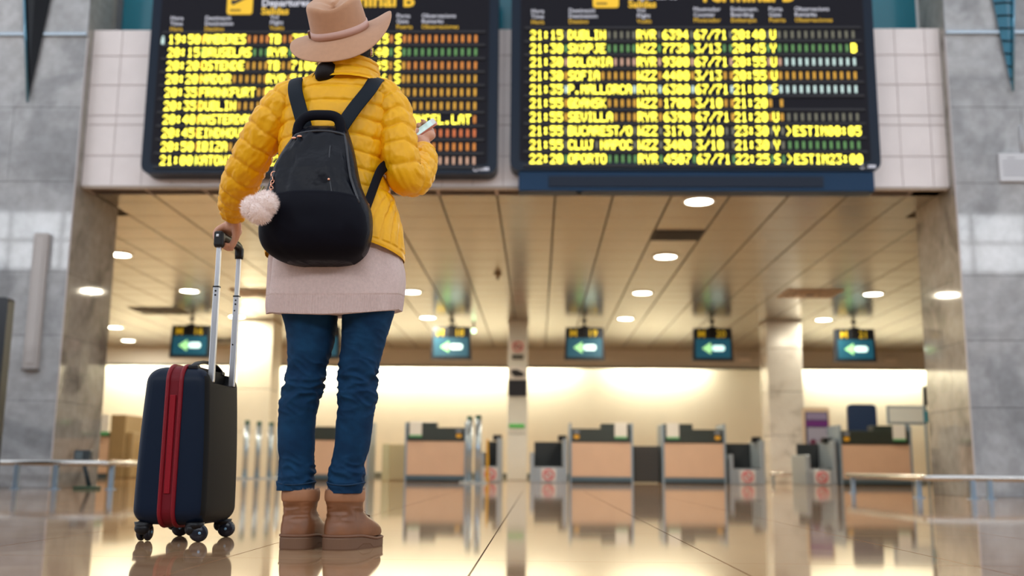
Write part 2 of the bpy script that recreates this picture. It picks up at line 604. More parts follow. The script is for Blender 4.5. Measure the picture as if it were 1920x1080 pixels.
def field(lit, dim, s, n, x, zc, yf, pitch=0.0705):
    s = s.ljust(n)
    for k, ch in enumerate(s):
        xx = x + k * pitch
        if ch == ' ':
            dim.raw([(xx + 0.008, yf, zc - 0.040), (xx + 0.034, yf, zc - 0.040), (xx + 0.034, yf, zc + 0.040), (xx + 0.008, yf, zc + 0.040)], [(0, 1, 2, 3)])
        elif ch != '_':
            glyph(lit, ch, xx, zc, yf)


def board(name, label, B, rows, cols, zrow, hdr, big, logo_w):
    x0, x1, z0, z1 = B
    yf = 10.20
    root = empty(name, ((x0 + x1) / 2, 10.30, z0))
    tag(root, label, 'departure board', 'departure boards on the fascia')
    MB().prism(rrect(x0, x1, z0, z1, 0.10), 'Y', yf, 10.43).build('case', case_m, root)
    MB().prism(rrect(x0 + 0.10, x1 - 0.10, z0 + 0.10, z1 - 0.05, 0.03), 'Y', yf - 0.006, yf - 0.001).build('face', face_m, root)
    pit = (zrow[0] - zrow[-1]) / (len(zrow) - 1)
    for k in range(len(zrow) + 1):
        z = zrow[0] + pit * (0.5 - k)
        MB().box(x0 + 0.14, x1 - 0.14, yf - 0.022, yf - 0.006, z - 0.012, z + 0.012).build('row_ledge', ledge_m, root)
    yt = yf - 0.010
    for k, (cells, c1, c2) in enumerate(rows):
        lit, dim1, dim2 = MB(), MB(), MB()
        for (s, (cx, n)) in zip(cells, cols):
            if s is None:
                continue
            field(lit, dim2 if n >= 11 else dim1, s, n, cx, zrow[k], yt, 0.0668 if n == 10 else 0.0705)
        # the empty cell between neighbouring fields
        for (cx, n) in cols[:-1]:
            xx = cx + n * (0.0668 if n == 10 else 0.0705) - 0.004
            dim1.raw([(xx + 0.006, yt, zrow[k] - 0.040), (xx + 0.034, yt, zrow[k] - 0.040), (xx + 0.034, yt, zrow[k] + 0.040), (xx + 0.006, yt, zrow[k] + 0.040)], [(0, 1, 2, 3)])
        tag(lit.build('lit_text', led_m, root), kind='stuff')
        if dim1.v:
            tag(dim1.build('dim_glow_cells', DIM[c1], root), kind='stuff')
        if dim2.v:
            tag(dim2.build('dim_glow_cells', DIM[c2], root), kind='stuff')
    yp = yf - 0.008
    for (x, lines, ztop) in hdr:
        for q, s in enumerate(lines):
            text_mesh('column_heading', s, x, yp, ztop - q * 0.062, 0.066, yellow_p if q == 2 else white_p, root, depth=0.001)
    ix, iz = big['icon']
    ic = MB().prism(rrect(ix, ix + 0.275, iz, iz + 0.29, 0.03), 'Y', yp - 0.004, yp + 0.002).build('departures_symbol', yellow_p, root)
    # climbing aeroplane over a short line
    def pt(u, v):
        return (ix + u, iz + v)
    MB().prism([pt(0.04, 0.13), pt(0.06, 0.105), pt(0.25, 0.205), pt(0.262, 0.232), pt(0.235, 0.236), pt(0.17, 0.205), pt(0.10, 0.262), pt(0.082, 0.252), pt(0.118, 0.176), pt(0.078, 0.158), pt(0.058, 0.172), pt(0.046, 0.166)][::-1], 'Y', yp - 0.008, yp - 0.004).build('aeroplane', plane_m, ic)
    MB().box(ix + 0.035, ix + 0.15, yp - 0.007, yp - 0.004, iz + 0.035, iz + 0.058).build('ground_line', mat('print_ochre', (0.30, 0.17, 0.01), 0.6), ic)
    tx, tz = big['dep']
    text_mesh('title', 'Departures', tx, yp, tz + 0.094, 0.112, white_p, root, depth=0.001, bold=0.002)
    text_mesh('title', 'Salidas', tx, yp, tz, 0.112, yellow_p, root, depth=0.001, bold=0.003)
    text_mesh('title', 'Sortides', tx, yp, tz + 0.188, 0.112, white_p, root, depth=0.001, bold=0.002)
    text_mesh('terminal_name', 'Terminal B', big['term'][0], yp, big['term'][1], 0.225, yellow_p, root, depth=0.001, bold=0.006)
    # tiny maker's plate: a ring and a row of strokes, too small to read
    lx, lz = logo_w
    lg = MB()
    lg.tube([(lx + 0.022 * math.cos(a), yp, lz + 0.022 * math.sin(a)) for a in [k * PI / 6 for k in range(12)]], 0.005, 6, closed=True)
    for k in range(6):
        lg.box(lx + 0.04 + k * 0.017, lx + 0.052 + k * 0.017, yp - 0.002, yp, lz - 0.016, lz + 0.016)
    lg.build('makers_mark', white_p, root)
    return root


colsR = [(-0.089, 5), (0.311, 10), (1.034, 3), (1.305, 4), (1.640, 5), (2.036, 5), (2.432, 1), (2.566, 11)]
rowsR = [
 (['21:15', 'DUBLIN', 'RYR', '6394', '67/71', '20:40', 'U', ''], 'd', 'd'),
 (['21:30', 'SKOPJE', 'WZZ', '7730', '3/13', '20:45', 'Y', '          B'], 'g', 'g'),
 (['21:30', 'BOLONIA', 'RYR', '9300', '67/71', '20:55', 'U', ''], 'p', 'w'),
 (['21:30', 'SOFIA', 'WZZ', '4400', '3/13', '20:55', 'U', ''], 'y', 'y'),
 (['21:35', 'P.MALLORCA', 'RYR', '6300', '67/71', '21:00', 'S', ''], 'w', 'w'),
 (['21:55', 'GDANSK', 'WZZ', '1700', '3/10', '21:20', '_', None], 'y', 'd'),
 (['21:55', 'SEVILLA', 'RYR', '6390', '67/71', '21:20', 'U', ''], 'y', 'd'),
 (['21:55', 'BUCAREST/O', 'WZZ', '3170', '3/10', '23:30', 'Y', '>ESTIM00:05'], 'd', 'd'),
 (['21:55', 'CLUJ NAPOC', 'WZZ', '3400', '3/10', '21:30', 'Y', ''], 'd', 'g'),
 (['22:20', 'OPORTO', 'RYR', '4507', '67/71', '22:25', 'S', '>ESTIM23:00'], 'g', 'd'),
]
zR = [4.756 - k * (4.756 - 3.395) / 9 for k in range(10)]
H3 = {'t': ['Hora', 'Time', 'Hora'], 'd': ['Destinació', 'Destination', 'Destino'], 'f': ['Vol', 'Flight', 'Vuelo'], 'c': ['Mostrador', 'Counter', 'Mostrador'],
      'b': ['Embarcam.', 'Boarding', 'Embarque'], 'g': ['Porta', 'Gate', 'Puerta'], 'o': ['Observacions', 'Remarks', 'Observaciones']}
board('departure_board', 'large departure board, the right one, whose first flight reads 21:15 DUBLIN', BR, rowsR, colsR, zR,
      [(-0.09, H3['t'], 5.005), (0.307, H3['d'], 5.010), (1.03, H3['f'], 5.012), (1.627, H3['c'], 5.022), (2.02, H3['b'], 5.022), (2.42, H3['g'], 5.022), (2.69, H3['o'], 5.022)],
      {'icon': (0.566, 5.062), 'dep': (0.941, 5.066), 'term': (1.686, 5.13)}, (3.315, 3.318))

colsL = [(-3.952, 5), (-3.582, 10), (-2.876, 3), (-2.62, 4), (-2.26, 4), (-1.94, 5), (-1.520, 1), (-1.400, 11)]
rowsL = [
 (['19:50', 'AMBERES', 'TB', '3506', '58', '19:15', 'S', ''], 'o', 'o'),
 (['20:15', 'BRUSELAS', 'RYR', '7140', '66', '19:40', 'S', ''], 'g', 'g'),
 (['20:20', 'OSTENDE', 'TB', '7106', '58', '19:45', 'S', ''], 'y', 'o'),
 (['20:20', 'NADOR', 'RYR', '5118', '67', '19:46', 'S', ''], 'y', 'y'),
 (['20:35', 'FRANKFURT', 'RYR', '1145', '66', '20:00', 'S', ''], 'y', 'y'),
 (['20:35', 'DUBLIN', 'EIN', '0563', '61', '20:00', ' ', ''], 'y', 'y'),
 (['20:40', 'AMSTERDAM', 'TRA', '5126', '61', '20:05', ' ', 'CANCEL.LAT'], 'y', 'o'),
 (['20:45', 'EINDHOVEN', 'RYR', '9241', '66', '20:10', ' ', ''], 'o', 'r'),
 (['20:50', 'IBIZA', 'RYR', '8322', '66', '20:15', ' ', ''], 'y', 'o'),
 (['21:00', 'KATOWICE', 'WZZ', '1098', '3', '20:25', ' ', ''], 'g', 'p'),
]
zL = [4.716 - k * (4.716 - 3.374) / 9 for k in range(10)]
lb = board('departure_board', 'large departure board, the left one, partly hidden behind the standing traveller', BL, rowsL, colsL, zL,
      [(-3.955, H3['t'], 4.935), (-3.582, H3['d'], 4.935), (-2.88, H3['f'], 4.945), (-1.525, H3['g'], 4.955), (-1.256, H3['o'], 4.955)],
      {'icon': (-3.351, 4.996), 'dep': (-2.98, 4.998), 'term': (-2.34, 5.085)}, (-0.655, 3.285))
# small pale pictogram left of the first row
MB().ell((-4.02, 10.19, 4.742), (0.012, 0.003, 0.014), 10, 6).box(-4.036, -4.004, 10.186, 10.19, 4.66, 4.725).build('pictogram', DIM['w'], lb)

# cabinet hung below the right board
cb = empty('board_plinth', (1.62, 10.30, 3.06))
tag(cb, 'long blue cabinet hung under the right departure board', 'cabinet')
MB().bevbox(-0.21, 3.44, 10.215, 10.42, 3.06, 3.268, 0.008).build('cabinet_body', mat('cabinet_blue', (0.003, 0.032, 0.085), 0.4, spec=0.2), cb)
MB().bevbox(0.10, 2.92, 10.203, 10.216, 3.10, 3.215, 0.004).build('front_flap', mat('cabinet_flap', (0.008, 0.015, 0.032), 0.4, spec=0.2), cb)
MB().cyl((0.42, 10.30, 3.045), (0.42, 10.30, 3.062), 0.03, seg=12).build('lock_knob', black_m, cb)
# ================================================================== CHECK-IN HALL FITTINGS
# ---- downlights
lens_m = mat('downlight_lens', (0.9, 0.9, 0.85), 0.3, emit=(1.0, 0.95, 0.78), estr=14.0)
ring_m = mat('downlight_ring', (0.75, 0.72, 0.65), 0.3, 0.3)


def downlight(x, y, label):
    t = empty('downlight', (x, y, CZ))
    tag(t, label, 'downlight', 'round ceiling downlights')
    n = 28
    prof = [(0.185, 0.0), (0.185, -0.010), (0.150, -0.014), (0.145, 0.0)]
    rings = [[(x + r * math.cos(2 * PI * k / n), y + r * math.sin(2 * PI * k / n), CZ + dz) for k in range(n)] for r, dz in prof]
    MB().loft(rings, False, False).build('trim_ring', ring_m, t)
    MB().cyl((x, y, CZ - 0.012), (x, y, CZ - 0.002), 0.148, seg=n).build('lens', lens_m, t)
    ld = bpy.data.lights.new('downlight_lamp', 'AREA')
    ld.shape = 'DISK'
    ld.size = 0.28
    ld.energy = DOWN_POWER
    ld.color = (1.0, 0.90, 0.69)
    lo = bpy.data.objects.new('downlight_lamp', ld)
    COL.objects.link(lo)
    lo.parent = t
    lo.location = (0, 0, -0.02)
    return t


rowname = {11: 'nearest the fascia', 14: 'in the second row back', 17: 'in the third row back', 20: 'in the row above the hanging screens'}
for x, y in ((1.77, 11), (1.77, 14), (1.75, 17), (1.72, 20), (-5.92, 14), (-5.94, 17), (-6.0, 20), (-2.15, 17), (-2.19, 20), (5.6, 17), (5.6, 20)):
    cn = 'far left' if x < -4 else 'left of centre' if x < 0 else 'right of centre' if x < 4 else 'far right'
    downlight(x, y, 'round lit downlight %s, %s column' % (rowname[y], cn))
downlight(-9.15, 21.7, 'round lit downlight just right of the left pillar, nearer of two')
downlight(-9.8, 24.05, 'round lit downlight just right of the left pillar, the more distant of two')

# ---- ceiling grilles
dk = mat('grille_dark', (0.02, 0.02, 0.022), 0.6)
t = empty('ceiling_grille', (1.76, 12.68, CZ))
tag(t, 'dark rectangular ceiling grille between the first two downlights', 'grille')
MB().bevbox(1.45, 2.075, 12.40, 12.96, CZ - 0.008, CZ - 0.001, 0.003).build('frame', dk, t)
for k in range(9):
    MB().box(1.48, 2.045, 12.43 + k * 0.058, 12.465 + k * 0.058, CZ - 0.016, CZ - 0.008).build('slat', dk, t)
for (gx, gy, lab) in ((4.55, 17.0, 'square beige air diffuser in the ceiling left of the far right downlights'), (-4.75, 17.2, 'square beige air diffuser in the ceiling left of the traveller'), (-7.3, 19.3, 'dark square air diffuser above the leftmost hanging screen'), (-7.6, 24.0, 'dark oblong air diffuser at the far left beside the bulkhead')):
    t = empty('air_diffuser', (gx, gy, CZ))
    tag(t, lab, 'air diffuser', 'ceiling air diffusers')
    mm = mat('diffuser_beige', (0.55, 0.42, 0.30), 0.5) if 'beige' in lab else mat('diffuser_dark', (0.10, 0.09, 0.07), 0.5)
    for q in range(4):
        a, b = 0.46 - q * 0.11, 0.40 - q * 0.11
        zt = CZ - 0.002 - q * 0.006
        r = MB()
        for x0, x1, y0, y1 in ((-a, a, -a, -b), (-a, a, b, a), (-a, -b, -b, b), (b, a, -b, b)):
            r.box(gx + x0, gx + x1, gy + y0 * 0.9, gy + y1 * 0.9, zt - 0.012, zt)
        r.build('louvre_frame', mm, t)
    MB().box(gx - 0.07, gx + 0.07, gy - 0.07, gy + 0.07, CZ - 0.035, CZ - 0.012).build('core', dk, t)
# little sprinkler / smoke detector
t = empty('smoke_detector', (-0.62, 15.3, CZ))
tag(t, 'tiny smoke detector on the ceiling between the boards and the sign column', 'smoke detector')
MB().cyl((-0.62, 15.3, CZ - 0.06), (-0.62, 15.3, CZ), 0.03, 0.07, seg=16).build('head', mat('detector', (0.30, 0.22, 0.12), 0.5), t)
MB().cyl((-0.62, 15.3, CZ - 0.10), (-0.62, 15.3, CZ - 0.06), 0.015, 0.02, seg=10).build('probe', dk, t)

# ---- hanging check-in screens
scr_m = mat('screen_blue', (0.01, 0.05, 0.08), 0.3, emit=(0.010, 0.14, 0.22), estr=0.32)
arrow_m = mat('screen_green', (0.2, 0.5, 0.2), 0.4, emit=(0.42, 0.85, 0.34), estr=0.8)
bar_m = mat('screen_white', (0.6, 0.8, 0.8), 0.4, emit=(0.62, 1.0, 0.95), estr=1.0)
num_m = mat('screen_yellow', (0.5, 0.35, 0.02), 0.4, emit=(0.85, 0.55, 0.02), estr=0.22)
SY = 20.30


def screen(xc, num):
    z0, z1 = 2.365, 3.02
    t = empty('hanging_screen', (xc, SY, z0))
    tag(t, 'hanging check-in screen with a left arrow, ' + SCR[num], 'screen', 'hanging check-in screens')
    w = 0.405
    MB().prism([(xc - w, z0), (xc + w, z0), (xc + w - 0.03, z1), (xc - w + 0.03, z1)], 'Y', SY, SY + 0.16).build('housing', mat('screen_case', (0.008, 0.012, 0.02), 0.4), t)
    sc = MB().prism(rrect(xc - w + 0.06, xc + w - 0.06, z0 + 0.06, z0 + 0.44, 0.015), 'Y', SY - 0.008, SY - 0.001).build('display', scr_m, t)
    zc = z0 + 0.25
    MB().prism([(xc - 0.22, zc), (xc - 0.05, zc - 0.115), (xc - 0.03, zc), (xc - 0.05, zc + 0.115)], 'Y', SY - 0.012, SY - 0.008).build('arrow', arrow_m, sc)
    MB().prism(rrect(xc - 0.02, xc + 0.23, zc - 0.055, zc + 0.06, 0.05), 'Y', SY - 0.012, SY - 0.008).build('text_bar', bar_m, sc)
    text_mesh('number', 'M', xc - 0.30, SY - 0.006, z0 + 0.47, 0.20, num_m, t, depth=0.001, bold=0.003)
    text_mesh('number', num, xc + 0.06, SY - 0.006, z0 + 0.47, 0.20, num_m, t, depth=0.001, bold=0.003)
    MB().bevbox(xc - 0.08, xc + 0.08, SY - 0.012, SY + 0.12, z0 + 0.46, z1 + 0.03, 0.01).build('bracket', black_m, t)
    MB().cyl((xc, SY + 0.06, z1), (xc, SY + 0.06, CZ), 0.022, seg=10).build('hanger_rod', black_m, t)
    MB().cyl((xc, SY + 0.06, CZ - 0.02), (xc, SY + 0.06, CZ), 0.06, seg=14).build('ceiling_rose', black_m, t)


SCR = {'16': 'leftmost, above the suitcase', '17': 'behind the legs of the traveller', '18': 'just left of the slim sign column', '19': 'just right of the slim sign column', '20': 'just left of the broad marble column', '21': 'rightmost, above the widest counter'}
for xc, n in ((-7.02, '16'), (-4.38, '17'), (-1.74, '18'), (0.925, '19'), (3.477, '20'), (6.29, '21')):
    screen(xc, n)

# green emergency pilot light by screen 18
t = empty('pilot_light', (-1.33, 20.9, 2.98))
tag(t, 'small green pilot light beside the screen numbered 18', 'light')
MB().ell((-1.33, 20.9, 3.02), (0.05, 0.05, 0.05), 14, 8).build('lens', mat('pilot_green', (0.3, 0.8, 0.4), 0.3, emit=(0.55, 1.0, 0.6), estr=3.0), t)
MB().cyl((-1.33, 20.9, 3.06), (-1.33, 20.9, CZ), 0.02, seg=8).build('stem', black_m, t)

# ---- columns
def column(name, x0, x1, y0, label, m, mats_cap):
    t = empty(name, ((x0 + x1) / 2, y0, 0))
    tag(t, label, 'column')
    d = x1 - x0
    zs = [0, 0.9, 1.75, 2.6, CZ]
    for k in range(4):
        MB().bevbox(x0, x1, y0, y0 + d, zs[k] + 0.003, zs[k + 1] - 0.003, 0.012).build('cladding', m, t)
    MB().bevbox(x0 + 0.02, x1 - 0.02, y0 + 0.02, y0 + d - 0.02, 0, CZ, 0.01).build('core', joint_m, t)
    MB().bevbox(x0 - 0.015, x1 + 0.015, y0 - 0.015, y0 + d + 0.015, CZ - 0.05, CZ - 0.002, 0.006).build('collar', mats_cap, t)
    return t


colw = mat('column_white', (0.66, 0.66, 0.62), 0.3, var=0.03, vscale=3)
colm = stone('column_marble', (0.72, 0.70, 0.67), (0.76, 0.75, 0.72), (0.58, 0.56, 0.53), 0.18, 40, 1.6)
colc = mat('column_cream', (0.78, 0.74, 0.62), 0.4, var=0.03, vscale=3)
c1 = column('sign_column', -0.60, -0.21, 20.3, 'slim white column carrying signs between the screens numbered 18 and 19', colw, bulk_m)
column('marble_column', 4.51, 5.19, 20.15, 'broad pale marble column between the screens numbered 20 and 21', colm, bulk_m)
column('cream_column', -6.09, -5.37, 20.45, 'broad cream column just right of the suitcase handle', colc, wall_m)

# signs on the slim column: each a plate of its own
def plate(name, label, cat, x0, x1, z0, z1, m, extra=None):
    t = empty(name, ((x0 + x1) / 2, 20.28, z0))
    tag(t, label, cat)
    MB().prism(rrect(x0, x1, z0, z1, 0.02), 'Y', 20.282, 20.298).build('plate', m, t)
    if extra:
        extra(t)
    return t


red_m = mat('sign_red', (0.55, 0.10, 0.10), 0.5)
signw_m = mat('sign_white', (0.72, 0.66, 0.62), 0.5)


def prohib(t):
    cx, cz = -0.405, 2.625
    MB().tube([(cx + 0.095 * math.cos(a), 20.276, cz + 0.095 * math.sin(a)) for a in [k * PI / 14 for k in range(28)]], 0.013, 8, closed=True).build('ring', red_m, t)
    MB().tube([(cx - 0.07, 20.274, cz + 0.065), (cx + 0.07, 20.274, cz - 0.065)], 0.012, 8).build('slash', red_m, t)
    MB().box(cx - 0.06, cx + 0.06, 20.278, 20.282, cz - 0.015, cz + 0.015).build('cigarette', black_m, t)


plate('no_smoking_sign', 'round red and white no smoking sign at the top of the slim column', 'sign', -0.57, -0.24, 2.49, 2.76, signw_m, prohib)
plate('caption_sign', 'small dark caption plate under the no smoking sign', 'sign', -0.52, -0.29, 2.37, 2.465, mat('sign_grey', (0.10, 0.10, 0.09), 0.5))


def camera_pic(t):
    MB().prism([(-0.54, 2.10), (-0.46, 2.02), (-0.28, 2.03), (-0.28, 2.10), (-0.42, 2.17), (-0.53, 2.16)], 'Y', 20.272, 20.282).build('camera_pictogram', mat('sign_black', (0.015, 0.015, 0.02), 0.5), t)


plate('camera_sign', 'white sign with a black tilted pictogram half way up the slim column', 'sign', -0.57, -0.24, 1.97, 2.23, mat('sign_offwhite', (0.75, 0.72, 0.70), 0.5), camera_pic)
plate('black_notice', 'black notice board on the slim column under the pictogram sign', 'panel', -0.59, -0.22, 1.64, 1.96, mat('panel_black', (0.018, 0.020, 0.03), 0.35))
plate('green_strip', 'thin bright green strip across the slim column', 'strip', -0.57, -0.26, 1.02, 1.09, mat('strip_green', (0.06, 0.50, 0.08), 0.5))

# ---- bulkhead fixtures
for x, lab in ((5.13, 'small white box lamp on the bulkhead beside the marble column'), (8.71, 'small white box lamp on the bulkhead at the far right')):
    t = empty('emergency_lamp', (x, 25.43, 2.90))
    tag(t, lab, 'lamp')
    MB().bevbox(x - 0.16, x + 0.16, 25.38, 25.44, 2.89, 2.99, 0.01).build('case', mat('lamp_case', (0.75, 0.70, 0.66), 0.4), t)
    MB().bevbox(x - 0.13, x + 0.13, 25.37, 25.381, 2.905, 2.975, 0.004).build('cover', mat('lamp_cover', (0.85, 0.82, 0.80), 0.3), t)

# ---- check-in counters
pink_m = mat('counter_panel', (0.68, 0.47, 0.33), 0.35, var=0.03, vscale=4)
ctop_m = mat('counter_dark', (0.030, 0.040, 0.034), 0.35)
plinth_m = mat('counter_plinth', (0.10, 0.16, 0.21), 0.35, 0.4)
paper_m = mat('paper_card', (0.80, 0.80, 0.76), 0.6)
green_m = mat('card_green', (0.10, 0.40, 0.16), 0.5)
amber_m = mat('amber_mark', (0.75, 0.40, 0.02), 0.5)
CY = 17.45


def counter(x0, x1, label, flip, mark=True):
    t = empty('checkin_counter', ((x0 + x1) / 2, CY + 0.35, 0))
    tag(t, label, 'counter', 'check-in counters')
    ed = 0.035
    MB().bevbox(x0 + ed, x1 - ed, CY + 0.005, CY + 0.03, 0.105, 0.675, 0.006).build('front_panel', pink_m, t)
    MB().bevbox(x0 + ed, x1 - ed, CY + 0.03, CY + 0.72, 0.10, 0.66, 0.006).build('body', bluegrey_m, t)
    MB().bevbox(x0, x0 + ed, CY - 0.005, CY + 0.72, 0.0, 1.0 if not flip else 0.99, 0.006).build('side_post', bluegrey_m, t)
    MB().bevbox(x1 - ed, x1, CY - 0.005, CY + 0.72, 0.0, 1.0, 0.006).build('side_post', bluegrey_m, t)
    MB().bevbox(x0 + ed, x1 - ed, CY - 0.008, CY + 0.70, 0.035, 0.10, 0.006).build('plinth', plinth_m, t)
    MB().bevbox(x0 + ed, x1 - ed, CY - 0.002, CY + 0.70, 0.0, 0.035, 0.004).build('kick_base', mat('kick_dark', (0.01, 0.025, 0.035), 0.5), t)
    MB().bevbox(x0 + ed, x1 - ed, CY + 0.0, CY + 0.10, 0.68, 0.905, 0.006).build('screen_front', ctop_m, t)
    MB().bevbox(x0 + ed, x1 - ed, CY + 0.10, CY + 0.70, 0.67, 0.71, 0.006).build('worktop', ctop_m, t)
    w = x1 - x0
    # raised housing at one end with a card holder
    hx0, hx1 = (x0 + ed, x0 + 0.50 * w) if flip else (x0 + 0.50 * w, x1 - ed)
    MB().bevbox(hx0, hx1, CY + 0.10, CY + 0.40, 0.71, 1.00, 0.012).build('terminal_hood', ctop_m, t)
    kx = x0 + 0.075 if flip else x1 - 0.31
    cd = MB().bevbox(kx, kx + 0.21, CY - 0.014, CY - 0.004, 0.745, 1.005, 0.003).build('card', paper_m, t)
    MB().box(kx, kx + 0.21, CY - 0.018, CY - 0.014, 0.742, 0.775).build('green_edge', green_m, cd)
    if mark:
        mx = x1 - 0.18 if flip else x0 + 0.075
        MB().prism(rrect(mx, mx + 0.09, 0.735, 0.80, 0.02), 'Y', CY - 0.008, CY - 0.001).build('amber_sticker', amber_m, t)
        MB().prism(rrect(mx - 0.005, mx + 0.095, 0.83, 0.875, 0.006), 'Y', CY - 0.008, CY - 0.001).build('grey_sticker', mat('grey_sticker', (0.22, 0.25, 0.30), 0.5), t)
    return t


counter(-3.98, -2.86, 'check-in counter seen between the legs of the traveller', False)
counter(-2.25, -1.20, 'check-in counter with the paler card, left of the pair of blue posts', True)
counter(0.535, 1.607, 'check-in counter right of the slim sign column, below screen 19', False)
counter(2.095, 3.16, 'check-in counter in the middle of the right half, below screen 20', True)
counter(5.06, 6.26, 'widest check-in counter, at the far right below screen 21', False)

# ---- baggage belts beside the counters
belt_m = mat('belt_rubber', (0.020, 0.028, 0.038), 0.5)
lgrey_m = mat('belt_casing', (0.36, 0.42, 0.48), 0.35, 0.3)


def belt(x0, x1, label, hi_left, postR=True):
    t = empty('baggage_belt', ((x0 + x1) / 2, CY + 0.5, 0))
    tag(t, label, 'baggage belt', 'baggage scale belts')
    MB().bevbox(x0, x1, CY + 0.06, CY + 0.10, 0.0, 0.26, 0.006).build('front_plate', lgrey_m, t)
    MB().bevbox(x0 + 0.04, x1 - 0.04, CY + 0.10, CY + 1.05, 0.20, 0.28, 0.01).build('belt', belt_m, t)
    hl, hr = (0.74, 0.50) if hi_left else (0.50, 0.74)
    MB().bevbox(x0, x0 + 0.07, CY + 0.05, CY + 1.05, 0.0, hl, 0.01).build('side_wall', lgrey_m, t)
    MB().bevbox(x1 - 0.07, x1, CY + 0.05, CY + 1.05, 0.0, hr, 0.01).build('side_wall', lgrey_m, t)
    MB().bevbox(x0 + 0.07, x1 - 0.07, CY + 0.9, CY + 0.95, 0.28, 0.70, 0.006).build('end_curtain', mat('curtain_dark', (0.012, 0.016, 0.02), 0.6), t)
    MB().bevbox((x0 if hi_left else x1 - 0.15), (x0 + 0.15 if hi_left else x1), CY + 0.3, CY + 0.45, 0.70, 0.80, 0.01).build('scale_display', black_m, t)
    cx, cz = (x0 + x1) / 2, 0.13
    pl = MB().prism(rrect(cx - 0.13, cx + 0.13, cz - 0.11, cz + 0.11, 0.02), 'Y', CY + 0.048, CY + 0.06).build('warning_sticker', mat('sticker_white', (0.62, 0.62, 0.62), 0.5), t)
    MB().tube([(cx + 0.085 * math.cos(a), CY + 0.044, cz + 0.085 * math.sin(a)) for a in [k * PI / 10 for k in range(20)]], 0.012, 8, closed=True).build('red_ring', mat('sticker_red', (0.65, 0.08, 0.10), 0.5), pl)
    MB().tube([(cx - 0.06, CY + 0.042, cz + 0.06), (cx + 0.06, CY + 0.042, cz - 0.06)], 0.011, 8).build('red_slash', MATS['sticker_red'], pl)
    return t


belt(-0.98, -0.62, 'grey baggage belt directly left of the slim sign column', False)
belt(-0.13, 0.50, 'blue grey baggage belt directly right of the slim sign column', False)
belt(3.22, 3.82, 'baggage belt between the middle counter and the marble column', False)
belt(4.50, 5.02, 'baggage belt in front of the purple poster beside the widest counter', False)
# dark machine between counters
t = empty('baggage_cover', (1.86, CY + 0.3, 0))
tag(t, 'closed dark baggage opening between the counters below screens 19 and 20', 'baggage belt')
MB().bevbox(1.64, 2.075, CY + 0.25, CY + 0.9, 0.02, 0.63, 0.01).build('shutter_box', mat('shutter_dark', (0.035, 0.032, 0.030), 0.5), t)
for k in range(6):
    MB().box(1.66, 2.055, CY + 0.24, CY + 0.25, 0.06 + k * 0.09, 0.135 + k * 0.09).build('shutter_slat', MATS['shutter_dark'], t)
# tan low partitions behind the counters
for x0, x1, lab in ((-2.74, -2.33, 'low tan partition just left of the counter with the paler card'),):
    t = empty('low_partition', ((x0 + x1) / 2, 18.3, 0))
    tag(t, lab, 'partition')
    MB().bevbox(x0, x1, 18.2, 18.9, 0.0, 0.64, 0.02).build('panel', mat('partition_tan', (0.56, 0.46, 0.26), 0.4), t)
    MB().bevbox(x0, x0 + 0.14, 18.17, 18.2, 0.0, 0.64, 0.01).build('lit_edge', mat('partition_tan_lit', (0.80, 0.70, 0.40), 0.25, 0.4), t)  # paler copy of the partition's tan, lit look painted into the edge

# ---- pair of barrier posts (centre) and the row of posts by the cream column
def barrier_post(x, y, label, group, cap):
    t = empty('barrier_post', (x, y, 0))
    tag(t, label, 'barrier post', group)
    MB().cyl((x, y, 0), (x, y, 0.025), 0.16, 0.15, seg=24).build('base', lgrey_m, t)
    MB().cyl((x, y, 0.025), (x, y, 0.98), 0.050, seg=16).build('pole', mat('post_blue', (0.42, 0.52, 0.62), 0.25, 0.6), t)
    MB().cyl((x, y, 0.98), (x, y, 1.05), 0.05, 0.046, seg=16).build('cap', cap, t)


gcap = mat('post_cap_green', (0.02, 0.10, 0.07), 0.4)
ycap = mat('post_cap_yellow', (0.75, 0.42, 0.02), 0.4)
barrier_post(-1.085, 16.4, 'pale blue barrier post, left one of the pair beside the sign column', 'pair of barrier posts', gcap)
barrier_post(-0.93, 16.1, 'pale blue barrier post, right one of the pair beside the sign column', 'pair of barrier posts', gcap)
for k, (x, y, cp_) in enumerate(((-5.28, 18.6, gcap), (-5.17, 19.0, gcap), (-5.02, 19.3, gcap), (-5.0, 19.9, ycap), (-4.86, 20.2, ycap))):
    barrier_post(x, y, '%s of the five barrier posts in line between suitcase and leg' % ['first', 'second', 'third', 'fourth, yellow capped,', 'last, yellow capped,'][k], 'row of barrier posts', cp_)

# yellow sign stand behind the pair of posts
t = empty('sign_stand', (-0.78, 17.0, 0))
tag(t, 'narrow yellow folding floor sign behind the pair of barrier posts', 'floor sign')
MB().prism([(-0.85, 0.0), (-0.80, 0.0), (-0.815, 0.70), (-0.845, 0.70)], 'Y', 16.98, 17.0).build('front_leaf', ycap, t)
MB().prism([(-0.85, 0.0), (-0.80, 0.0), (-0.815, 0.70), (-0.845, 0.70)], 'Y', 17.12, 17.14).build('rear_leaf', ycap, t)

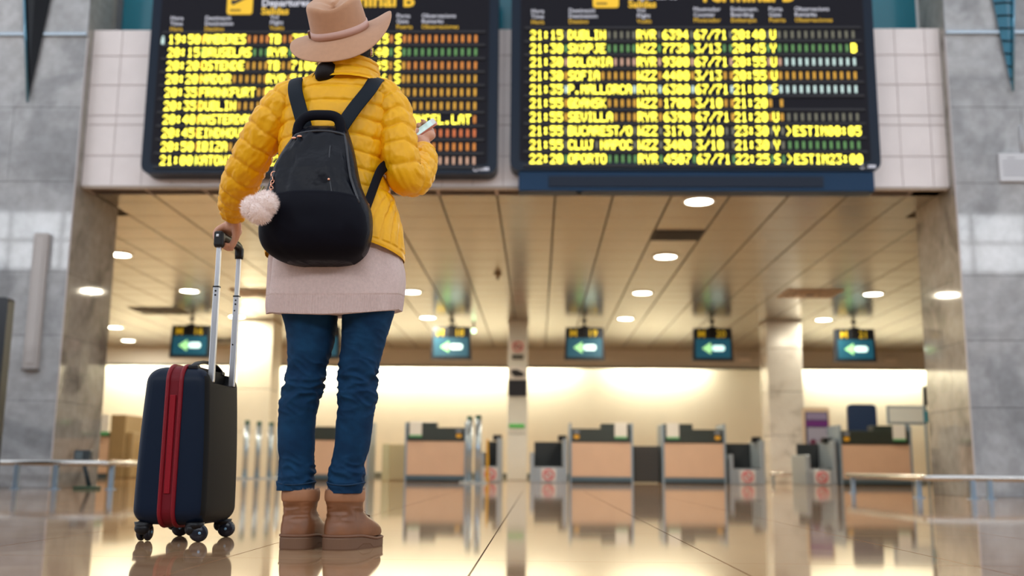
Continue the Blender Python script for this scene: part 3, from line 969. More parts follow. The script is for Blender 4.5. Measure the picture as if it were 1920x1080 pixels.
# ---- purple advertising poster stand
t = empty('poster_stand', (4.99, 18.6, 0))
tag(t, 'purple and white advertising poster in an upright frame beside the widest counter', 'poster stand')
MB().prism(rrect(4.76, 5.24, 0.10, 1.36, 0.06), 'Y', 18.6, 18.66).build('frame', mat('poster_frame', (0.55, 0.42, 0.30), 0.4), t)
ps = MB().box(4.80, 5.20, 18.588, 18.6, 0.30, 1.28).build('poster', mat('poster_dark', (0.06, 0.05, 0.10), 0.4), t)
MB().box(4.82, 5.18, 18.582, 18.588, 1.14, 1.26).build('poster_band', mat('poster_lilac', (0.22, 0.18, 0.30), 0.4), ps)
MB().box(4.80, 5.20, 18.580, 18.588, 1.02, 1.12).build('poster_band', mat('poster_purple', (0.12, 0.02, 0.16), 0.4), ps)
MB().box(4.83, 5.17, 18.582, 18.588, 0.55, 1.0).build('poster_field', mat('poster_pale', (0.30, 0.28, 0.36), 0.4), ps)
for q in (4.92, 5.08):
    MB().prism([(q + 0.06 * math.cos(a), 0.72 + 0.08 * math.sin(a)) for a in [k * PI / 8 for k in range(16)]], 'Y', 18.576, 18.582).build('poster_motif', mat('poster_maroon', (0.12, 0.02, 0.05), 0.4), ps)
MB().bevbox(4.80, 5.20, 18.5, 18.8, 0.0, 0.10, 0.01).build('foot', black_m, t)
# navy office chair behind the widest counter
t = empty('office_chair', (5.90, 18.65, 0))
tag(t, 'navy office chair with a tall back behind the widest counter', 'chair')
MB().prism(rrect(5.64, 6.16, 0.72, 1.44, 0.08), 'Y', 18.85, 18.93).build('backrest', mat('chair_navy', (0.004, 0.022, 0.075), 0.6), t)
MB().bevbox(5.65, 6.15, 18.40, 18.88, 0.46, 0.56, 0.03).build('seat', MATS['chair_navy'], t)
MB().cyl((5.9, 18.65, 0.06), (5.9, 18.65, 0.46), 0.03, seg=12).build('gas_column', black_m, t)
MB().box(5.87, 5.93, 18.86, 18.92, 0.5, 0.76).build('back_bracket', black_m, t)
for k in range(5):
    a = 2 * PI * k / 5
    MB().tube([(5.9, 18.65, 0.09), (5.9 + 0.28 * math.cos(a), 18.65 + 0.28 * math.sin(a), 0.05)], 0.022, 8).build('foot_arm', black_m, t)
    MB().ell((5.9 + 0.28 * math.cos(a), 18.65 + 0.28 * math.sin(a), 0.028), (0.03, 0.03, 0.028), 10, 6).build('castor', black_m, t)
# white framed information board to the right of it
t = empty('information_board', (6.62, 18.9, 0))
tag(t, 'white framed information board on a post right of the widest counter', 'board')
MB().prism(rrect(6.36, 7.05, 1.08, 1.42, 0.02), 'Y', 18.9, 18.93).build('frame', bluegrey_m, t)
MB().box(6.40, 7.01, 18.89, 18.9, 1.12, 1.385).build('sheet', mat('sheet_white', (0.70, 0.72, 0.70), 0.5), t)
MB().bevbox(6.68, 6.74, 18.9, 18.96, 0.03, 1.08, 0.006).build('post', bluegrey_m, t)
MB().bevbox(6.5, 6.92, 18.75, 19.1, 0.0, 0.03, 0.006).build('base', bluegrey_m, t)
t = empty('hanging_tag', (6.92, 18.5, 1.02))
tag(t, 'thin black wall handset with a teal tip beside the right pillar', 'handset')
MB().bevbox(6.90, 6.96, 18.5, 18.56, 1.40, 1.75, 0.01).build('handset', black_m, t)
MB().cyl((6.93, 18.53, 1.30), (6.93, 18.53, 1.41), 0.012, seg=8).build('cord', black_m, t)
MB().bevbox(6.90, 6.97, 18.5, 18.56, 1.10, 1.31, 0.01).build('teal_tip', mat('teal_plastic', (0.01, 0.16, 0.22), 0.4), t)
MB().bevbox(6.91, 6.95, 18.56, 18.60, 0.0, 1.75, 0.006).build('post', bluegrey_m, t)

# ---- left kiosk
t = empty('service_desk', (-7.35, 18.2, 0))
tag(t, 'tan service desk with a green edged card at the far left beside the marble pillar', 'desk')
MB().bevbox(-8.4, -7.49, 17.9, 18.7, 0.08, 0.72, 0.01).build('front_panel', pink_m, t)
MB().bevbox(-8.4, -7.49, 17.92, 18.68, 0.0, 0.08, 0.01).build('plinth', plinth_m, t)
MB().bevbox(-7.49, -7.22, 17.88, 18.72, 0.0, 1.10, 0.012).build('end_panel', mat('desk_tan', (0.30, 0.21, 0.10), 0.4), t)
MB().bevbox(-7.22, -7.10, 17.95, 18.6, 0.0, 0.80, 0.02).build('step_panel', MATS['desk_tan'], t)
cd = MB().bevbox(-7.80, -7.52, 17.86, 17.88, 0.80, 1.10, 0.004).build('card', paper_m, t)
MB().box(-7.80, -7.50, 17.85, 17.86, 0.74, 0.80).build('green_edge', green_m, cd)
MB().bevbox(-8.4, -7.49, 17.88, 18.1, 0.72, 0.80, 0.006).build('worktop', ctop_m, t)
MB().bevbox(-7.10, -7.0, 18.3, 18.5, 0.0, 0.62, 0.01).build('lit_side', mat('desk_tan_lit', (0.75, 0.55, 0.25), 0.4), t)  # desk's tan brightened, so the lit look sits in its colour

# ---- trolley bumper rails round the pillars
def rail(label, pts, legs, z):
    t = empty('bumper_rail', (legs[0][0], legs[0][1], 0))
    tag(t, label, 'bumper rail', 'trolley bumper rails')
    MB().tube([(x, y, z - 0.03) for x, y in pts], 0.03, 12).build('rail_tube', steel_m, t)
    for x, y in legs:
        MB().bevbox(x - 0.022, x + 0.022, y - 0.022, y + 0.022, 0.006, z - 0.05, 0.004).build('leg', bluegrey_m, t)
        MB().cyl((x, y, 0), (x, y, 0.008), 0.055, seg=14).build('foot_plate', bluegrey_m, t)


rail('steel bumper rail on short legs in front of the left marble pillar', [(-7.6, 9.85), (-4.25, 9.85), (-4.17, 9.88), (-4.14, 9.96), (-4.14, 11.9)], [(-6.4, 9.85), (-5.0, 9.85), (-4.14, 10.0), (-4.14, 11.7), (-4.62, 9.85)], 0.28)
rail('steel bumper rail on short legs in front of the right marble pillar', [(7.2, 9.5), (3.63, 9.5), (3.55, 9.53), (3.52, 9.6), (3.52, 11.9)], [(6.0, 9.5), (4.08, 9.5), (3.52, 9.7), (3.52, 11.7), (3.93, 9.5)], 0.215)
rail('short steel bumper rail at the foot of the pale marble column', [(4.40, 19.75), (5.30, 19.75)], [(4.45, 19.75), (5.25, 19.75)], 0.20)

# small dark display on a slanted post by the left rail
t = empty('floor_display', (-4.40, 10.02, 0))
tag(t, 'small dark box on a slanted post behind the left bumper rail', 'display')
MB().bevbox(-4.53, -4.37, 10.0, 10.08, 0.27, 0.375, 0.008).build('box', mat('display_grey', (0.05, 0.06, 0.065), 0.3), t)
MB().bevbox(-4.51, -4.44, 9.992, 10.0, 0.285, 0.36, 0.003).build('glass', mat('display_glass', (0.14, 0.17, 0.18), 0.15), t)
MB().tube([(-4.455, 10.04, 0.30), (-4.37, 10.04, 0.03)], 0.022, 8).build('slanted_post', mat('post_dark', (0.02, 0.035, 0.045), 0.4), t)
MB().bevbox(-4.50, -4.28, 9.97, 10.11, 0, 0.03, 0.005).build('base_plate', mat('base_green', (0.05, 0.09, 0.05), 0.5), t)
# tall dark totem cut by the left edge of the picture
t = empty('information_totem', (-5.10, 9.0, 0))
tag(t, 'tall dark information totem cut off by the left edge', 'totem')
MB().prism(rrect(-5.45, -4.79, 0.06, 1.72, 0.03), 'Y', 9.0, 9.12).build('panel', mat('totem_black', (0.008, 0.010, 0.015), 0.3), t)
MB().bevbox(-5.43, -4.81, 8.92, 9.2, 0, 0.06, 0.01).build('base', MATS['totem_black'], t)

# ---- things on the pillar fronts
t = empty('cover_strip', (-5.15, 10.24, 1.19))
tag(t, 'long upright beige cover strip fixed to the left marble pillar', 'cover strip')
MB().bevbox(-5.235, -5.085, 10.215, 10.284, 1.19, 2.60, 0.01).build('channel', mat('strip_beige', (0.42, 0.38, 0.36), 0.45), t)
MB().bevbox(-5.20, -5.12, 10.208, 10.216, 1.24, 2.55, 0.003).build('cover', mat('strip_beige2', (0.46, 0.42, 0.40), 0.45), t)
MB().bevbox(-5.24, -5.08, 10.21, 10.284, 1.17, 1.195, 0.005).build('end_cap', mat('strip_dark', (0.20, 0.18, 0.17), 0.5), t)
wedge_dark = mat('wedge_dark', (0.006, 0.0065, 0.009), 0.3, spec=0.15)
wedge_blue = mat('wedge_glass', (0.02, 0.16, 0.25), 0.12)
for pts, lab, s in ((((-5.70, 6.1), (-5.20, 6.1), (-5.445, 4.03)), 'long dark pointed fin on the left marble pillar', -1), (((4.68, 6.1), (5.09, 6.1), (4.925, 4.15)), 'long blue glazed pointed fin on the right marble pillar', 1)):
    a, b, c = pts
    t = empty('pointed_fin', (c[0], 10.2, c[1]))
    tag(t, lab, 'wall fin', 'pointed fins on the marble pillars')
    body = MB()
    yb, yf2 = 10.25, 10.12
    V = [(a[0], yb, a[1]), (b[0], yb, b[1]), (c[0], yb, c[1]), ((a[0] + b[0]) / 2, yf2, a[1])]
    body.raw(V, [(0, 2, 3), (2, 1, 3), (0, 1, 2), (0, 3, 1)])
    body.build('fin', wedge_dark if s < 0 else wedge_blue, t)
    e = a if s < 0 else b
    MB().tube([(e[0], 10.235, e[1]), (c[0], 10.235, c[1])], 0.014, 6).build('edge_rod', mat('fin_edge', (0.12, 0.28, 0.38), 0.2, 0.6), t)
    if s > 0:
        for k in range(14):
            f = k / 14
            xa = a[0] + (c[0] - a[0]) * f
            xb = b[0] + (c[0] - b[0]) * f
            z = a[1] + (c[1] - a[1]) * f
            MB().tube([(xa, 10.240, z), ((xa + xb) / 2, 10.245 - 0.135 * (1 - f), z - 0.02), (xb, 10.240, z)], 0.008, 6).build('glazing_bar', wedge_dark, t)
# notice sheet on the right pillar
t = empty('notice_sheet', (5.0, 10.26, 3.18))
tag(t, 'white notice with lines of small print on the right marble pillar', 'notice')
MB().bevbox(4.735, 5.25, 10.25, 10.283, 3.18, 3.48, 0.004).build('sheet', mat('notice_white', (0.62, 0.62, 0.64), 0.5), t)
for k in range(6):
    MB().box(4.77 + (0.0 if k else 0.05), 5.22 if k else 4.90, 10.247, 10.25, 3.425 - k * 0.036, 3.433 - k * 0.036).build('text_line', mat('notice_ink', (0.28, 0.28, 0.32), 0.6), t)
MB().cyl((4.99, 10.27, 3.48), (4.99, 10.27, 3.78), 0.012, seg=8).build('hanger', mat('hanger_grey', (0.5, 0.5, 0.52), 0.4), t)
# ================================================================== SUITCASE
def boolean_cut(mesh, cutter):
    a = bpy.data.objects.new('cut_a', mesh)
    b = bpy.data.objects.new('cut_b', cutter)
    COL.objects.link(a)
    COL.objects.link(b)
    md = a.modifiers.new('b', 'BOOLEAN')
    md.operation = 'DIFFERENCE'
    md.object = b
    md.solver = 'EXACT'
    dg = bpy.context.evaluated_depsgraph_get()
    me = bpy.data.meshes.new_from_object(a.evaluated_get(dg))
    bpy.data.objects.remove(a)
    bpy.data.objects.remove(b)
    return me


case_shell = mat('suitcase_navy', (0.0028, 0.010, 0.028), 0.42, spec=0.2)
case_back = mat('suitcase_charcoal', (0.0075, 0.007, 0.0065), 0.6, spec=0.18, bump=0.1, bscale=300, bdist=0.0005)
case_red = mat('suitcase_red', (0.15, 0.003, 0.010), 0.5, spec=0.25)
case_red2 = mat('suitcase_zip', (0.26, 0.003, 0.012), 0.6, spec=0.25, bump=0.4, bscale=400, bdist=0.001)
alu_m = mat('aluminium', (0.72, 0.73, 0.76), 0.28, 0.75)
SO = Vector((-1.163, 3.43, 0))
SR = Matrix.Translation(SO) @ Matrix.Rotation(math.radians(-3), 4, 'Z')
suit = empty('suitcase', SO)
tag(suit, 'navy hard shell cabin suitcase with a red zip band and raised silver handle', 'suitcase')


def sbuild(mb, name, m, parent=suit):
    return mb.xf(SR).build(name, m, parent)


HX, HY, Z0, Z1 = 0.118, 0.163, 0.052, 0.556


def case_half(z):
    """half sizes of the shell at height z (edges rounded, a little slimmer towards the top)"""
    t = (z - Z0) / (Z1 - Z0)
    r = 0.050
    e = 0.0
    if z < Z0 + r:
        e = r - math.sqrt(max(0, r * r - (Z0 + r - z) ** 2))
    if z > Z1 - r:
        e = r - math.sqrt(max(0, r * r - (z - Z1 + r) ** 2))
    bul = 1 + 0.02 * math.sin(PI * t)
    return (HX * (1 - 0.14 * t ** 1.6) * bul - e * 0.75, HY * (1 - 0.03 * t) - e)


rings = []
zs = [Z0 + 0.05 * (1 - math.cos(PI / 2 * k / 8)) for k in range(9)] + [Z0 + 0.05 + (Z1 - Z0 - 0.10) * k / 20 for k in range(1, 20)] + [Z1 - 0.05 + 0.05 * math.sin(PI / 2 * k / 8) for k in range(9)]
for z in zs:
    hx, hy = case_half(z)
    rings.append([(x, y, z) for x, y in rrect(-hx, hx, -hy, hy, 0.034, 6)])
full = MB().loft(rings)
cut = MB().prism(rrect(-0.125, 0.13, 0.505, 0.70, 0.03), 'X', 0.058, 0.20).mesh('cut', black_m)
shell = boolean_cut(full.mesh('shell', black_m), cut)
parts = {'left': MB(), 'right': MB(), 'back': MB(), 'rec': MB()}
for p in shell.polygons:
    vs = [shell.vertices[i].co for i in p.vertices]
    c, n = p.center, p.normal
    inrec = c.x > 0.0575 and -0.126 < c.y < 0.131 and c.z > 0.504 and (abs(n.x + 1) < 0.02 or (n.z > 0.2 and c.z < 0.54) or abs(n.y) > 0.95)
    if inrec and not (n.x > 0.6):
        k = 'rec'
    elif n.x > 0.72:
        k = 'back'
    elif c.x < 0:
        k = 'left'
    else:
        k = 'right'
    parts[k].raw(vs, [tuple(range(len(vs)))], k != 'rec')


def welded(mb, name, m, parent):
    o = sbuild(mb, name, m, parent)
    bm = bmesh.new()
    bm.from_mesh(o.data)
    bmesh.ops.remove_doubles(bm, verts=bm.verts[:], dist=1e-5)
    bm.to_mesh(o.data)
    bm.free()
    return o


welded(parts['left'], 'front_shell', case_shell, suit)
welded(parts['right'], 'rear_shell', case_shell, suit)
bp_ = welded(parts['back'], 'back_panel', case_back, suit)
welded(parts['rec'], 'handle_recess', black_m, suit)


def outline(x, off):
    o = []
    for y, z in rrect(-HY * 0.985 - off, HY * 0.985 + off, Z0 - off, Z1 + off, 0.052, 8):
        t = (z - Z0) / (Z1 - Z0)
        o.append((x, y * (1 - 0.03 * max(0, t)), z))
    return o


sbuild(MB().prism([(p[1], p[2]) for p in outline(0, 0.003)], 'X', -0.027, 0.027, smooth=False), 'zip_band', case_red)
for ys in (-1, 1):
    sbuild(MB().bevbox(-0.010, 0.009, ys * HY - 0.0042, ys * HY + 0.0042, 0.150, 0.462, 0.002), 'zip_teeth', case_red2)
for x in (-0.022, 0.022):
    sbuild(MB().tube(outline(x, 0.003), 0.0075, 8, closed=True), 'piping', mat('suitcase_piping', (0.22, 0.006, 0.014), 0.4, spec=0.3))
# top carry handle
sbuild(MB().tube(catmull([(0.046, -0.125, 0.552), (0.046, -0.105, 0.568), (0.046, -0.04, 0.580), (0.046, 0.03, 0.580), (0.046, 0.095, 0.566), (0.046, 0.115, 0.552)], 16), [(0.005, 0.014)] * 16, 10), 'carry_handle', black_m)
for y in (-0.12, 0.11):
    sbuild(MB().bevbox(0.030, 0.062, y - 0.016, y + 0.016, 0.546, 0.562, 0.005), 'handle_mount', black_m)
# telescopic posts
for y in (-0.09, 0.105):
    po = sbuild(MB().bevbox(0.084, 0.104, y - 0.009, y + 0.009, 0.508, 0.828, 0.003), 'telescopic_post', alu_m)
    sbuild(MB().bevbox(0.0865, 0.1015, y - 0.007, y + 0.007, 0.828, 0.985, 0.002), 'inner_post', alu_m, po)
    sbuild(MB().box(0.0835, 0.1045, y - 0.0095, y + 0.0095, 0.824, 0.829), 'joint_collar', black_m, po)
    for z in (0.812, 0.798):
        sbuild(MB().cyl((0.094, y - 0.0105, z), (0.094, y - 0.0085, z), 0.0032, seg=10), 'rivet', black_m, po)
    if y > 0:
        for z in (0.775, 0.655):
            sbuild(MB().cyl((0.092, y - 0.0105, z), (0.092, y - 0.0085, z), 0.0028, seg=10), 'rivet', case_back, po)
gp = catmull([(0.094, -0.092, 0.962), (0.094, -0.090, 0.985), (0.094, -0.075, 1.003), (0.094, 0.0, 1.004), (0.094, 0.085, 1.004), (0.094, 0.103, 0.990), (0.094, 0.107, 0.962)], 24)
sbuild(MB().tube(gp, [(0.0145, 0.0155)] * 24, 12), 'grip', black_m)
sbuild(MB().bevbox(0.078, 0.111, -0.108, -0.078, 0.962, 1.016, 0.008), 'grip_end', black_m)
sbuild(MB().bevbox(0.080, 0.109, 0.090, 0.121, 0.962, 1.006, 0.010), 'grip_end', black_m)
sbuild(MB().bevbox(0.088, 0.098, -0.1095, -0.1075, 0.995, 1.004, 0.001), 'release_button', alu_m)
# four swivel castors
for (x, y, a) in ((-0.088, -0.118, 92), (0.083, -0.125, 28), (-0.080, 0.128, 20), (0.085, 0.120, 12)):
    M = Matrix.Translation((x, y, 0)) @ Matrix.Rotation(math.radians(a), 4, 'Z')
    ft = MB().cyl((0, 0, 0.044), (0, 0, 0.060), 0.026, 0.030, seg=18)
    ft.tube(catmull([(0.0, 0, 0.052), (-0.004, 0, 0.040), (0.010, 0, 0.026)], 6), [(0.014, 0.011), (0.013, 0.011), (0.012, 0.010), (0.011, 0.010), (0.010, 0.009), (0.008, 0.008)], 10)
    ft.ell((-0.004, 0, 0.049), (0.027, 0.0255, 0.017), 18, 10)
    ft.ell((-0.014, 0, 0.040), (0.017, 0.024, 0.020), 18, 10)
    fo = sbuild(ft.xf(M), 'castor_fork', black_m)
    for s in (-1, 1):
        w = MB()
        n = 24
        prof = [(0.004, 0.004), (0.024, 0.004), (0.0275, 0.007), (0.0280, 0.011), (0.0268, 0.016), (0.021, 0.0205), (0.006, 0.0225)]
        rg = [[(0.012 + r * math.cos(2 * PI * k / n), s * d, 0.0281 + r * math.sin(2 * PI * k / n)) for k in range(n)] for r, d in prof]
        w.loft(rg)
        wo = sbuild(w.xf(M), 'wheel', mat('castor_wheel', (0.010, 0.012, 0.022), 0.25), fo)
    hub = MB().cyl((0.012, -0.0225, 0.0281), (0.012, -0.0242, 0.0281), 0.0045, seg=12)
    sbuild(hub.xf(M), 'hub_cap', mat('hub_blue', (0.25, 0.45, 0.65), 0.25), fo)

# ================================================================== TRAVELLER
PERS = empty('person', (-0.63, 3.08, 0))
tag(PERS, 'person in a yellow quilted jacket and tan felt hat facing the boards, suitcase in hand', 'person')
skin_m = mat('skin', (0.66, 0.36, 0.25), 0.5, var=0.05, vscale=30)
jack_m = mat('yellow_nylon', (0.90, 0.45, 0.004), 0.42, spec=0.34, bump=0.55, bscale=26, bdist=0.007)
jackseam_m = mat('yellow_seam', (0.50, 0.22, 0.005), 0.6)
sweat_m = mat('pink_knit', (0.66, 0.51, 0.48), 0.9, var=0.06, vscale=120, bump=0.6, bscale=350, bdist=0.002, sheen=0.3)
boot_m = mat('brown_leather', (0.225, 0.088, 0.036), 0.42, var=0.25, vscale=14, bump=0.25, bscale=90, bdist=0.001)
cuff_m = mat('boot_cuff', (0.36, 0.16, 0.075), 0.6, var=0.15, vscale=18)
sole_m = mat('boot_sole', (0.17, 0.085, 0.045), 0.65)
hair_m = mat('dark_hair', (0.008, 0.0045, 0.004), 0.55, spec=0.2)
felt_m = mat('tan_felt', (0.50, 0.265, 0.150), 0.9, var=0.04, vscale=60, bump=0.25, bscale=260, bdist=0.0008, sheen=0.25)
band_m = mat('hat_band', (0.62, 0.38, 0.32), 0.55)


def denim():
    m = mat('blue_denim', (0.004, 0.035, 0.09), 0.85, spec=0.2)
    nt = m.node_tree
    b = nt.nodes['Principled BSDF']
    tc = nt.nodes.new('ShaderNodeTexCoord')
    n = nt.nodes.new('ShaderNodeTexNoise')
    n.inputs['Scale'].default_value = 16
    n.inputs['Detail'].default_value = 5
    w = nt.nodes.new('ShaderNodeTexWave')
    w.inputs['Scale'].default_value = 260
    w.wave_profile = 'SIN'
    nt.links.new(tc.outputs['Object'], n.inputs['Vector'])
    nt.links.new(tc.outputs['Object'], w.inputs['Vector'])
    r = nt.nodes.new('ShaderNodeValToRGB')
    r.color_ramp.elements[0].position, r.color_ramp.elements[0].color = 0.36, (0.0026, 0.024, 0.068, 1)
    r.color_ramp.elements[1].position, r.color_ramp.elements[1].color = 0.72, (0.0060, 0.046, 0.115, 1)
    nt.links.new(n.outputs['Fac'], r.inputs['Fac'])
    nt.links.new(r.outputs['Color'], b.inputs['Base Color'])
    bp = nt.nodes.new('ShaderNodeBump')
    bp.inputs['Strength'].default_value = 0.25
    bp.inputs['Distance'].default_value = 0.0006
    nt.links.new(w.outputs['Fac'], bp.inputs['Height'])
    nt.links.new(bp.outputs['Normal'], b.inputs['Normal'])
    return m


denim_m = denim()


def N(x, y, z):
    return noise.noise(Vector((x, y, z)))


def sell(rx, ryf, ryb, n, a):
    """superellipse point, ryf towards +Y, ryb towards -Y"""
    c, s = math.cos(a), math.sin(a)
    x = rx * math.copysign(abs(c) ** (2 / n), c)
    y = (ryf if s > 0 else ryb) * math.copysign(abs(s) ** (2 / n), s)
    return x, y


def interp(tab, z):
    """tab rows (z, ...) in falling z"""
    Z = [r[0] for r in tab][::-1]
    return [float(np.interp(z, Z, [r[k] for r in tab][::-1])) for k in range(1, len(tab[0]))]


def smooth_rows(tab, n):
    return catmull([(r[0], 0, 0) + tuple(r[1:]) for r in tab], n)


# ---- jeans
LEG_L = [(0.80, -0.690, 0.098), (0.716, -0.701, 0.088), (0.67, -0.696, 0.079), (0.632, -0.694, 0.073), (0.594, -0.694, 0.068), (0.564, -0.696, 0.063), (0.534, -0.700, 0.058), (0.496, -0.704, 0.059), (0.459, -0.710, 0.060), (0.429, -0.718, 0.058), (0.37, -0.724, 0.055), (0.297, -0.723, 0.054), (0.26, -0.721, 0.0515), (0.238, -0.718, 0.052), (0.220, -0.716, 0.0535), (0.195, -0.718, 0.054), (0.168, -0.720, 0.051)]
LEG_R = [(0.80, -0.535, 0.098), (0.715, -0.520, 0.082), (0.669, -0.523, 0.074), (0.632, -0.528, 0.069), (0.594, -0.533, 0.064), (0.564, -0.538, 0.062), (0.534, -0.542, 0.061), (0.489, -0.542, 0.059), (0.467, -0.542, 0.0575), (0.445, -0.540, 0.0595), (0.408, -0.544, 0.055), (0.356, -0.549, 0.054), (0.298, -0.553, 0.052), (0.261, -0.562, 0.051), (0.240, -0.566, 0.0505), (0.218, -0.566, 0.0535), (0.196, -0.567, 0.053), (0.162, -0.571, 0.0485)]
jeans = MB()
for tab, seed, ya in ((LEG_L, 3, 3.082), (LEG_R, 11, 3.072)):
    rows = catmull([(r[0], 0, 0, r[1], r[2]) for r in tab], 190)
    rings = []
    for (z, _, _, xc, rx) in rows:
        yk = ya - 0.012 * math.exp(-((z - 0.46) / 0.10) ** 2)       # slight bend at the knee
        ring = []
        kn = math.exp(-((z - 0.475) / 0.075) ** 2)
        an = math.exp(-((z - 0.215) / 0.045) ** 2)
        th = math.exp(-((z - 0.62) / 0.07) ** 2)
        for k in range(72):
            a = 2 * PI * k / 72
            ca, sa = math.cos(a), math.sin(a)
            x, y = sell(rx, rx * 1.12, rx * 1.10, 2.15, a)
            tilt = 0.020 * ca + 0.012 * N(ca * 1.5, sa * 1.5, seed)
            f1 = N(ca * 1.1 + seed, sa * 1.1, (z + tilt) * 42)
            f2 = N(ca * 1.6, sa * 1.6 + seed, (z - 1.3 * tilt) * 70)
            f3 = N(ca * 2 + seed, sa * 2, z * 9)
            d = (0.0006 + 0.0100 * kn + 0.0085 * an + 0.0018 * th) * (-abs(f1) ** 0.8 + 0.22) * 1.6 + 0.0022 * f2 * (kn + an + 0.1) + 0.0014 * f3
            if z < 0.192:
                d += 0.0022
            s = 1 + d / rx
            ring.append((xc + x * s, yk + y * s, z))
        rings.append(ring)
    jeans.loft(rings, True, True)
# seat joining both legs
rings = []
for z in [0.74 + 0.02 * k for k in range(12)]:
    t = (z - 0.74) / 0.22
    rings.append([(-0.615 + x, 3.08 + y, z) for x, y in [sell(0.160 - 0.02 * t, 0.105, 0.118 - 0.02 * t, 2.6, 2 * PI * k / 48) for k in range(48)]])
jeans.loft(rings)
jn = jeans.build('jeans', denim_m, PERS)
for tab, ya in ((LEG_L, 3.082), (LEG_R, 3.072)):
    # turned hem stitching
    z, (xc, rx) = 0.190, interp(tab, 0.190)
    MB().tube([(xc + 1.035 * x, ya + 1.035 * y, z + 0.004 * math.cos(2 * a)) for a in [2 * PI * k / 40 for k in range(40)] for x, y in [sell(rx + 0.0015, rx * 1.12, rx * 1.1, 2.15, a)]], 0.0022, 6, closed=True).build('hem_stitch', mat('denim_stitch', (0.006, 0.035, 0.085), 0.9), jn)

# ---- boots
def boot(xc, yc, ang, name_seed):
    M = Matrix.Translation((xc, yc, 0)) @ Matrix.Rotation(math.radians(ang), 4, 'Z')
    # z, half width, back, front
    prof = [(0.034, 0.046, 0.061, 0.194), (0.044, 0.049, 0.062, 0.197), (0.056, 0.0505, 0.061, 0.190), (0.068, 0.0505, 0.059, 0.168), (0.080, 0.049, 0.057, 0.135), (0.092, 0.047, 0.054, 0.100), (0.104, 0.0455, 0.052, 0.078), (0.118, 0.0455, 0.052, 0.066), (0.130, 0.048, 0.055, 0.063), (0.142, 0.050, 0.058, 0.062)]
    rows = catmull([(p[0], 0, 0) + p[1:] for p in prof], 46)
    rings = []
    for z, _, _, w, b, f in rows:
        ring = []
        for k in range(64):
            a = 2 * PI * k / 64
            x, y = sell(w, f, b, 2.3, a)
            if y > 0.06:
                x *= 1 - 0.30 * ((y - 0.06) / 0.14) ** 2 if f > 0.1 else 1
            cr = N(math.cos(a) * 1.3 + name_seed, math.sin(a) * 1.3, z * 60)
            d = 1 + (0.13 * math.exp(-((z - 0.108) / 0.024) ** 2) * (-abs(cr) + 0.2) + 0.03 * N(math.cos(a) * 2 + name_seed, math.sin(a) * 2, z * 25))
            ring.append((x * d, y * d, z))
        rings.append(ring)
    body = MB().loft(rings).xf(M).build('boot', boot_m, PERS)
    # padded collar
    cp_ = [(0.136, 0.0495, 0.0575, 0.0615), (0.140, 0.0525, 0.061, 0.065), (0.150, 0.0545, 0.063, 0.066), (0.160, 0.0545, 0.063, 0.066), (0.168, 0.0535, 0.062, 0.065), (0.1725, 0.051, 0.059, 0.062), (0.171, 0.048, 0.056, 0.059)]
    rings = [[(*sell(w * (1 + 0.02 * N(math.cos(2 * PI * k / 48) * 2, math.sin(2 * PI * k / 48) * 2, z * 40 + name_seed)), f, b, 2.2, 2 * PI * k / 48), z) for k in range(48)] for z, w, b, f in [q[:1] + q[3:] for q in catmull([(p[0], 0, 0) + p[1:] for p in cp_], 20)]]
    MB().loft(rings, False, False).xf(M).build('collar', cuff_m, body)
    fl = MB()
    rr = random.Random(name_seed)
    for k in range(260):
        a = rr.uniform(0, 2 * PI)
        x, y = sell(0.050, 0.061, 0.058, 2.2, a)
        dx, dy = rr.gauss(0, 0.004), rr.gauss(0, 0.004)
        fl.raw([(x - 0.0008, y, 0.168), (x + 0.0008, y, 0.168), (x + dx, y + dy, 0.1745 + rr.uniform(0, 0.005))], [(0, 1, 2)])
    tag(fl.xf(M).build('fleece_lining', mat('fleece', (0.55, 0.40, 0.32), 0.95), body), kind='stuff')
    # sole: heel block, waist and forefoot, with welt
    so = MB()
    for z0, z1, ww, bb, ff in ((0.0, 0.036, 0.049, 0.066, 0.200),):
        hb = []
        for z, e in ((z0, 0.0), (z0 + 0.004, 0.0012), (z1 - 0.004, 0.0014), (z1, 0.0)):
            ring = []
            for k in range(64):
                a = 2 * PI * k / 64
                x, y = sell(ww + e, ff + e, bb + e, 2.5, a)
                if y > 0.06:
                    x *= 1 - 0.28 * ((y - 0.06) / 0.14) ** 2
                lift = 0.014 if (0.020 < y < 0.085 and z < 0.015) else 0.0
                ring.append((x, y, (z + lift) * (1 - 0.34 * min(1, max(0, (y - 0.02) / 0.09)))))
            hb.append(ring)
        so.loft(hb, smooth=False)
    sl = so.xf(M).build('sole', sole_m, body)
    wl = MB().tube([(x * (1 - 0.28 * ((y - 0.06) / 0.14) ** 2 if y > 0.06 else 1), y, 0.040 - 0.013 * min(1, max(0, (y - 0.02) / 0.09))) for x, y in [sell(0.0495, 0.199, 0.0645, 2.4, 2 * PI * k / 56) for k in range(56)]], 0.0042, 6, closed=True).xf(M).build('welt', mat('boot_welt', (0.19, 0.085, 0.045), 0.6), sl)
    for k in range(4):
        z = 0.088 + 0.012 * k
        fy = float(np.interp(z, [p[0] for p in prof], [p[3] for p in prof])) - 0.002
        MB().tube([(-0.024, fy - 0.010, z + 0.004), (0, fy + 0.002, z + 0.007), (0.024, fy - 0.010, z + 0.004)], 0.0025, 6).xf(M).build('lace', mat('boot_lace', (0.12, 0.05, 0.03), 0.8), body)
    return body


boot(-0.705, 3.088, -7, 2)
boot(-0.572, 3.082, -24, 5)

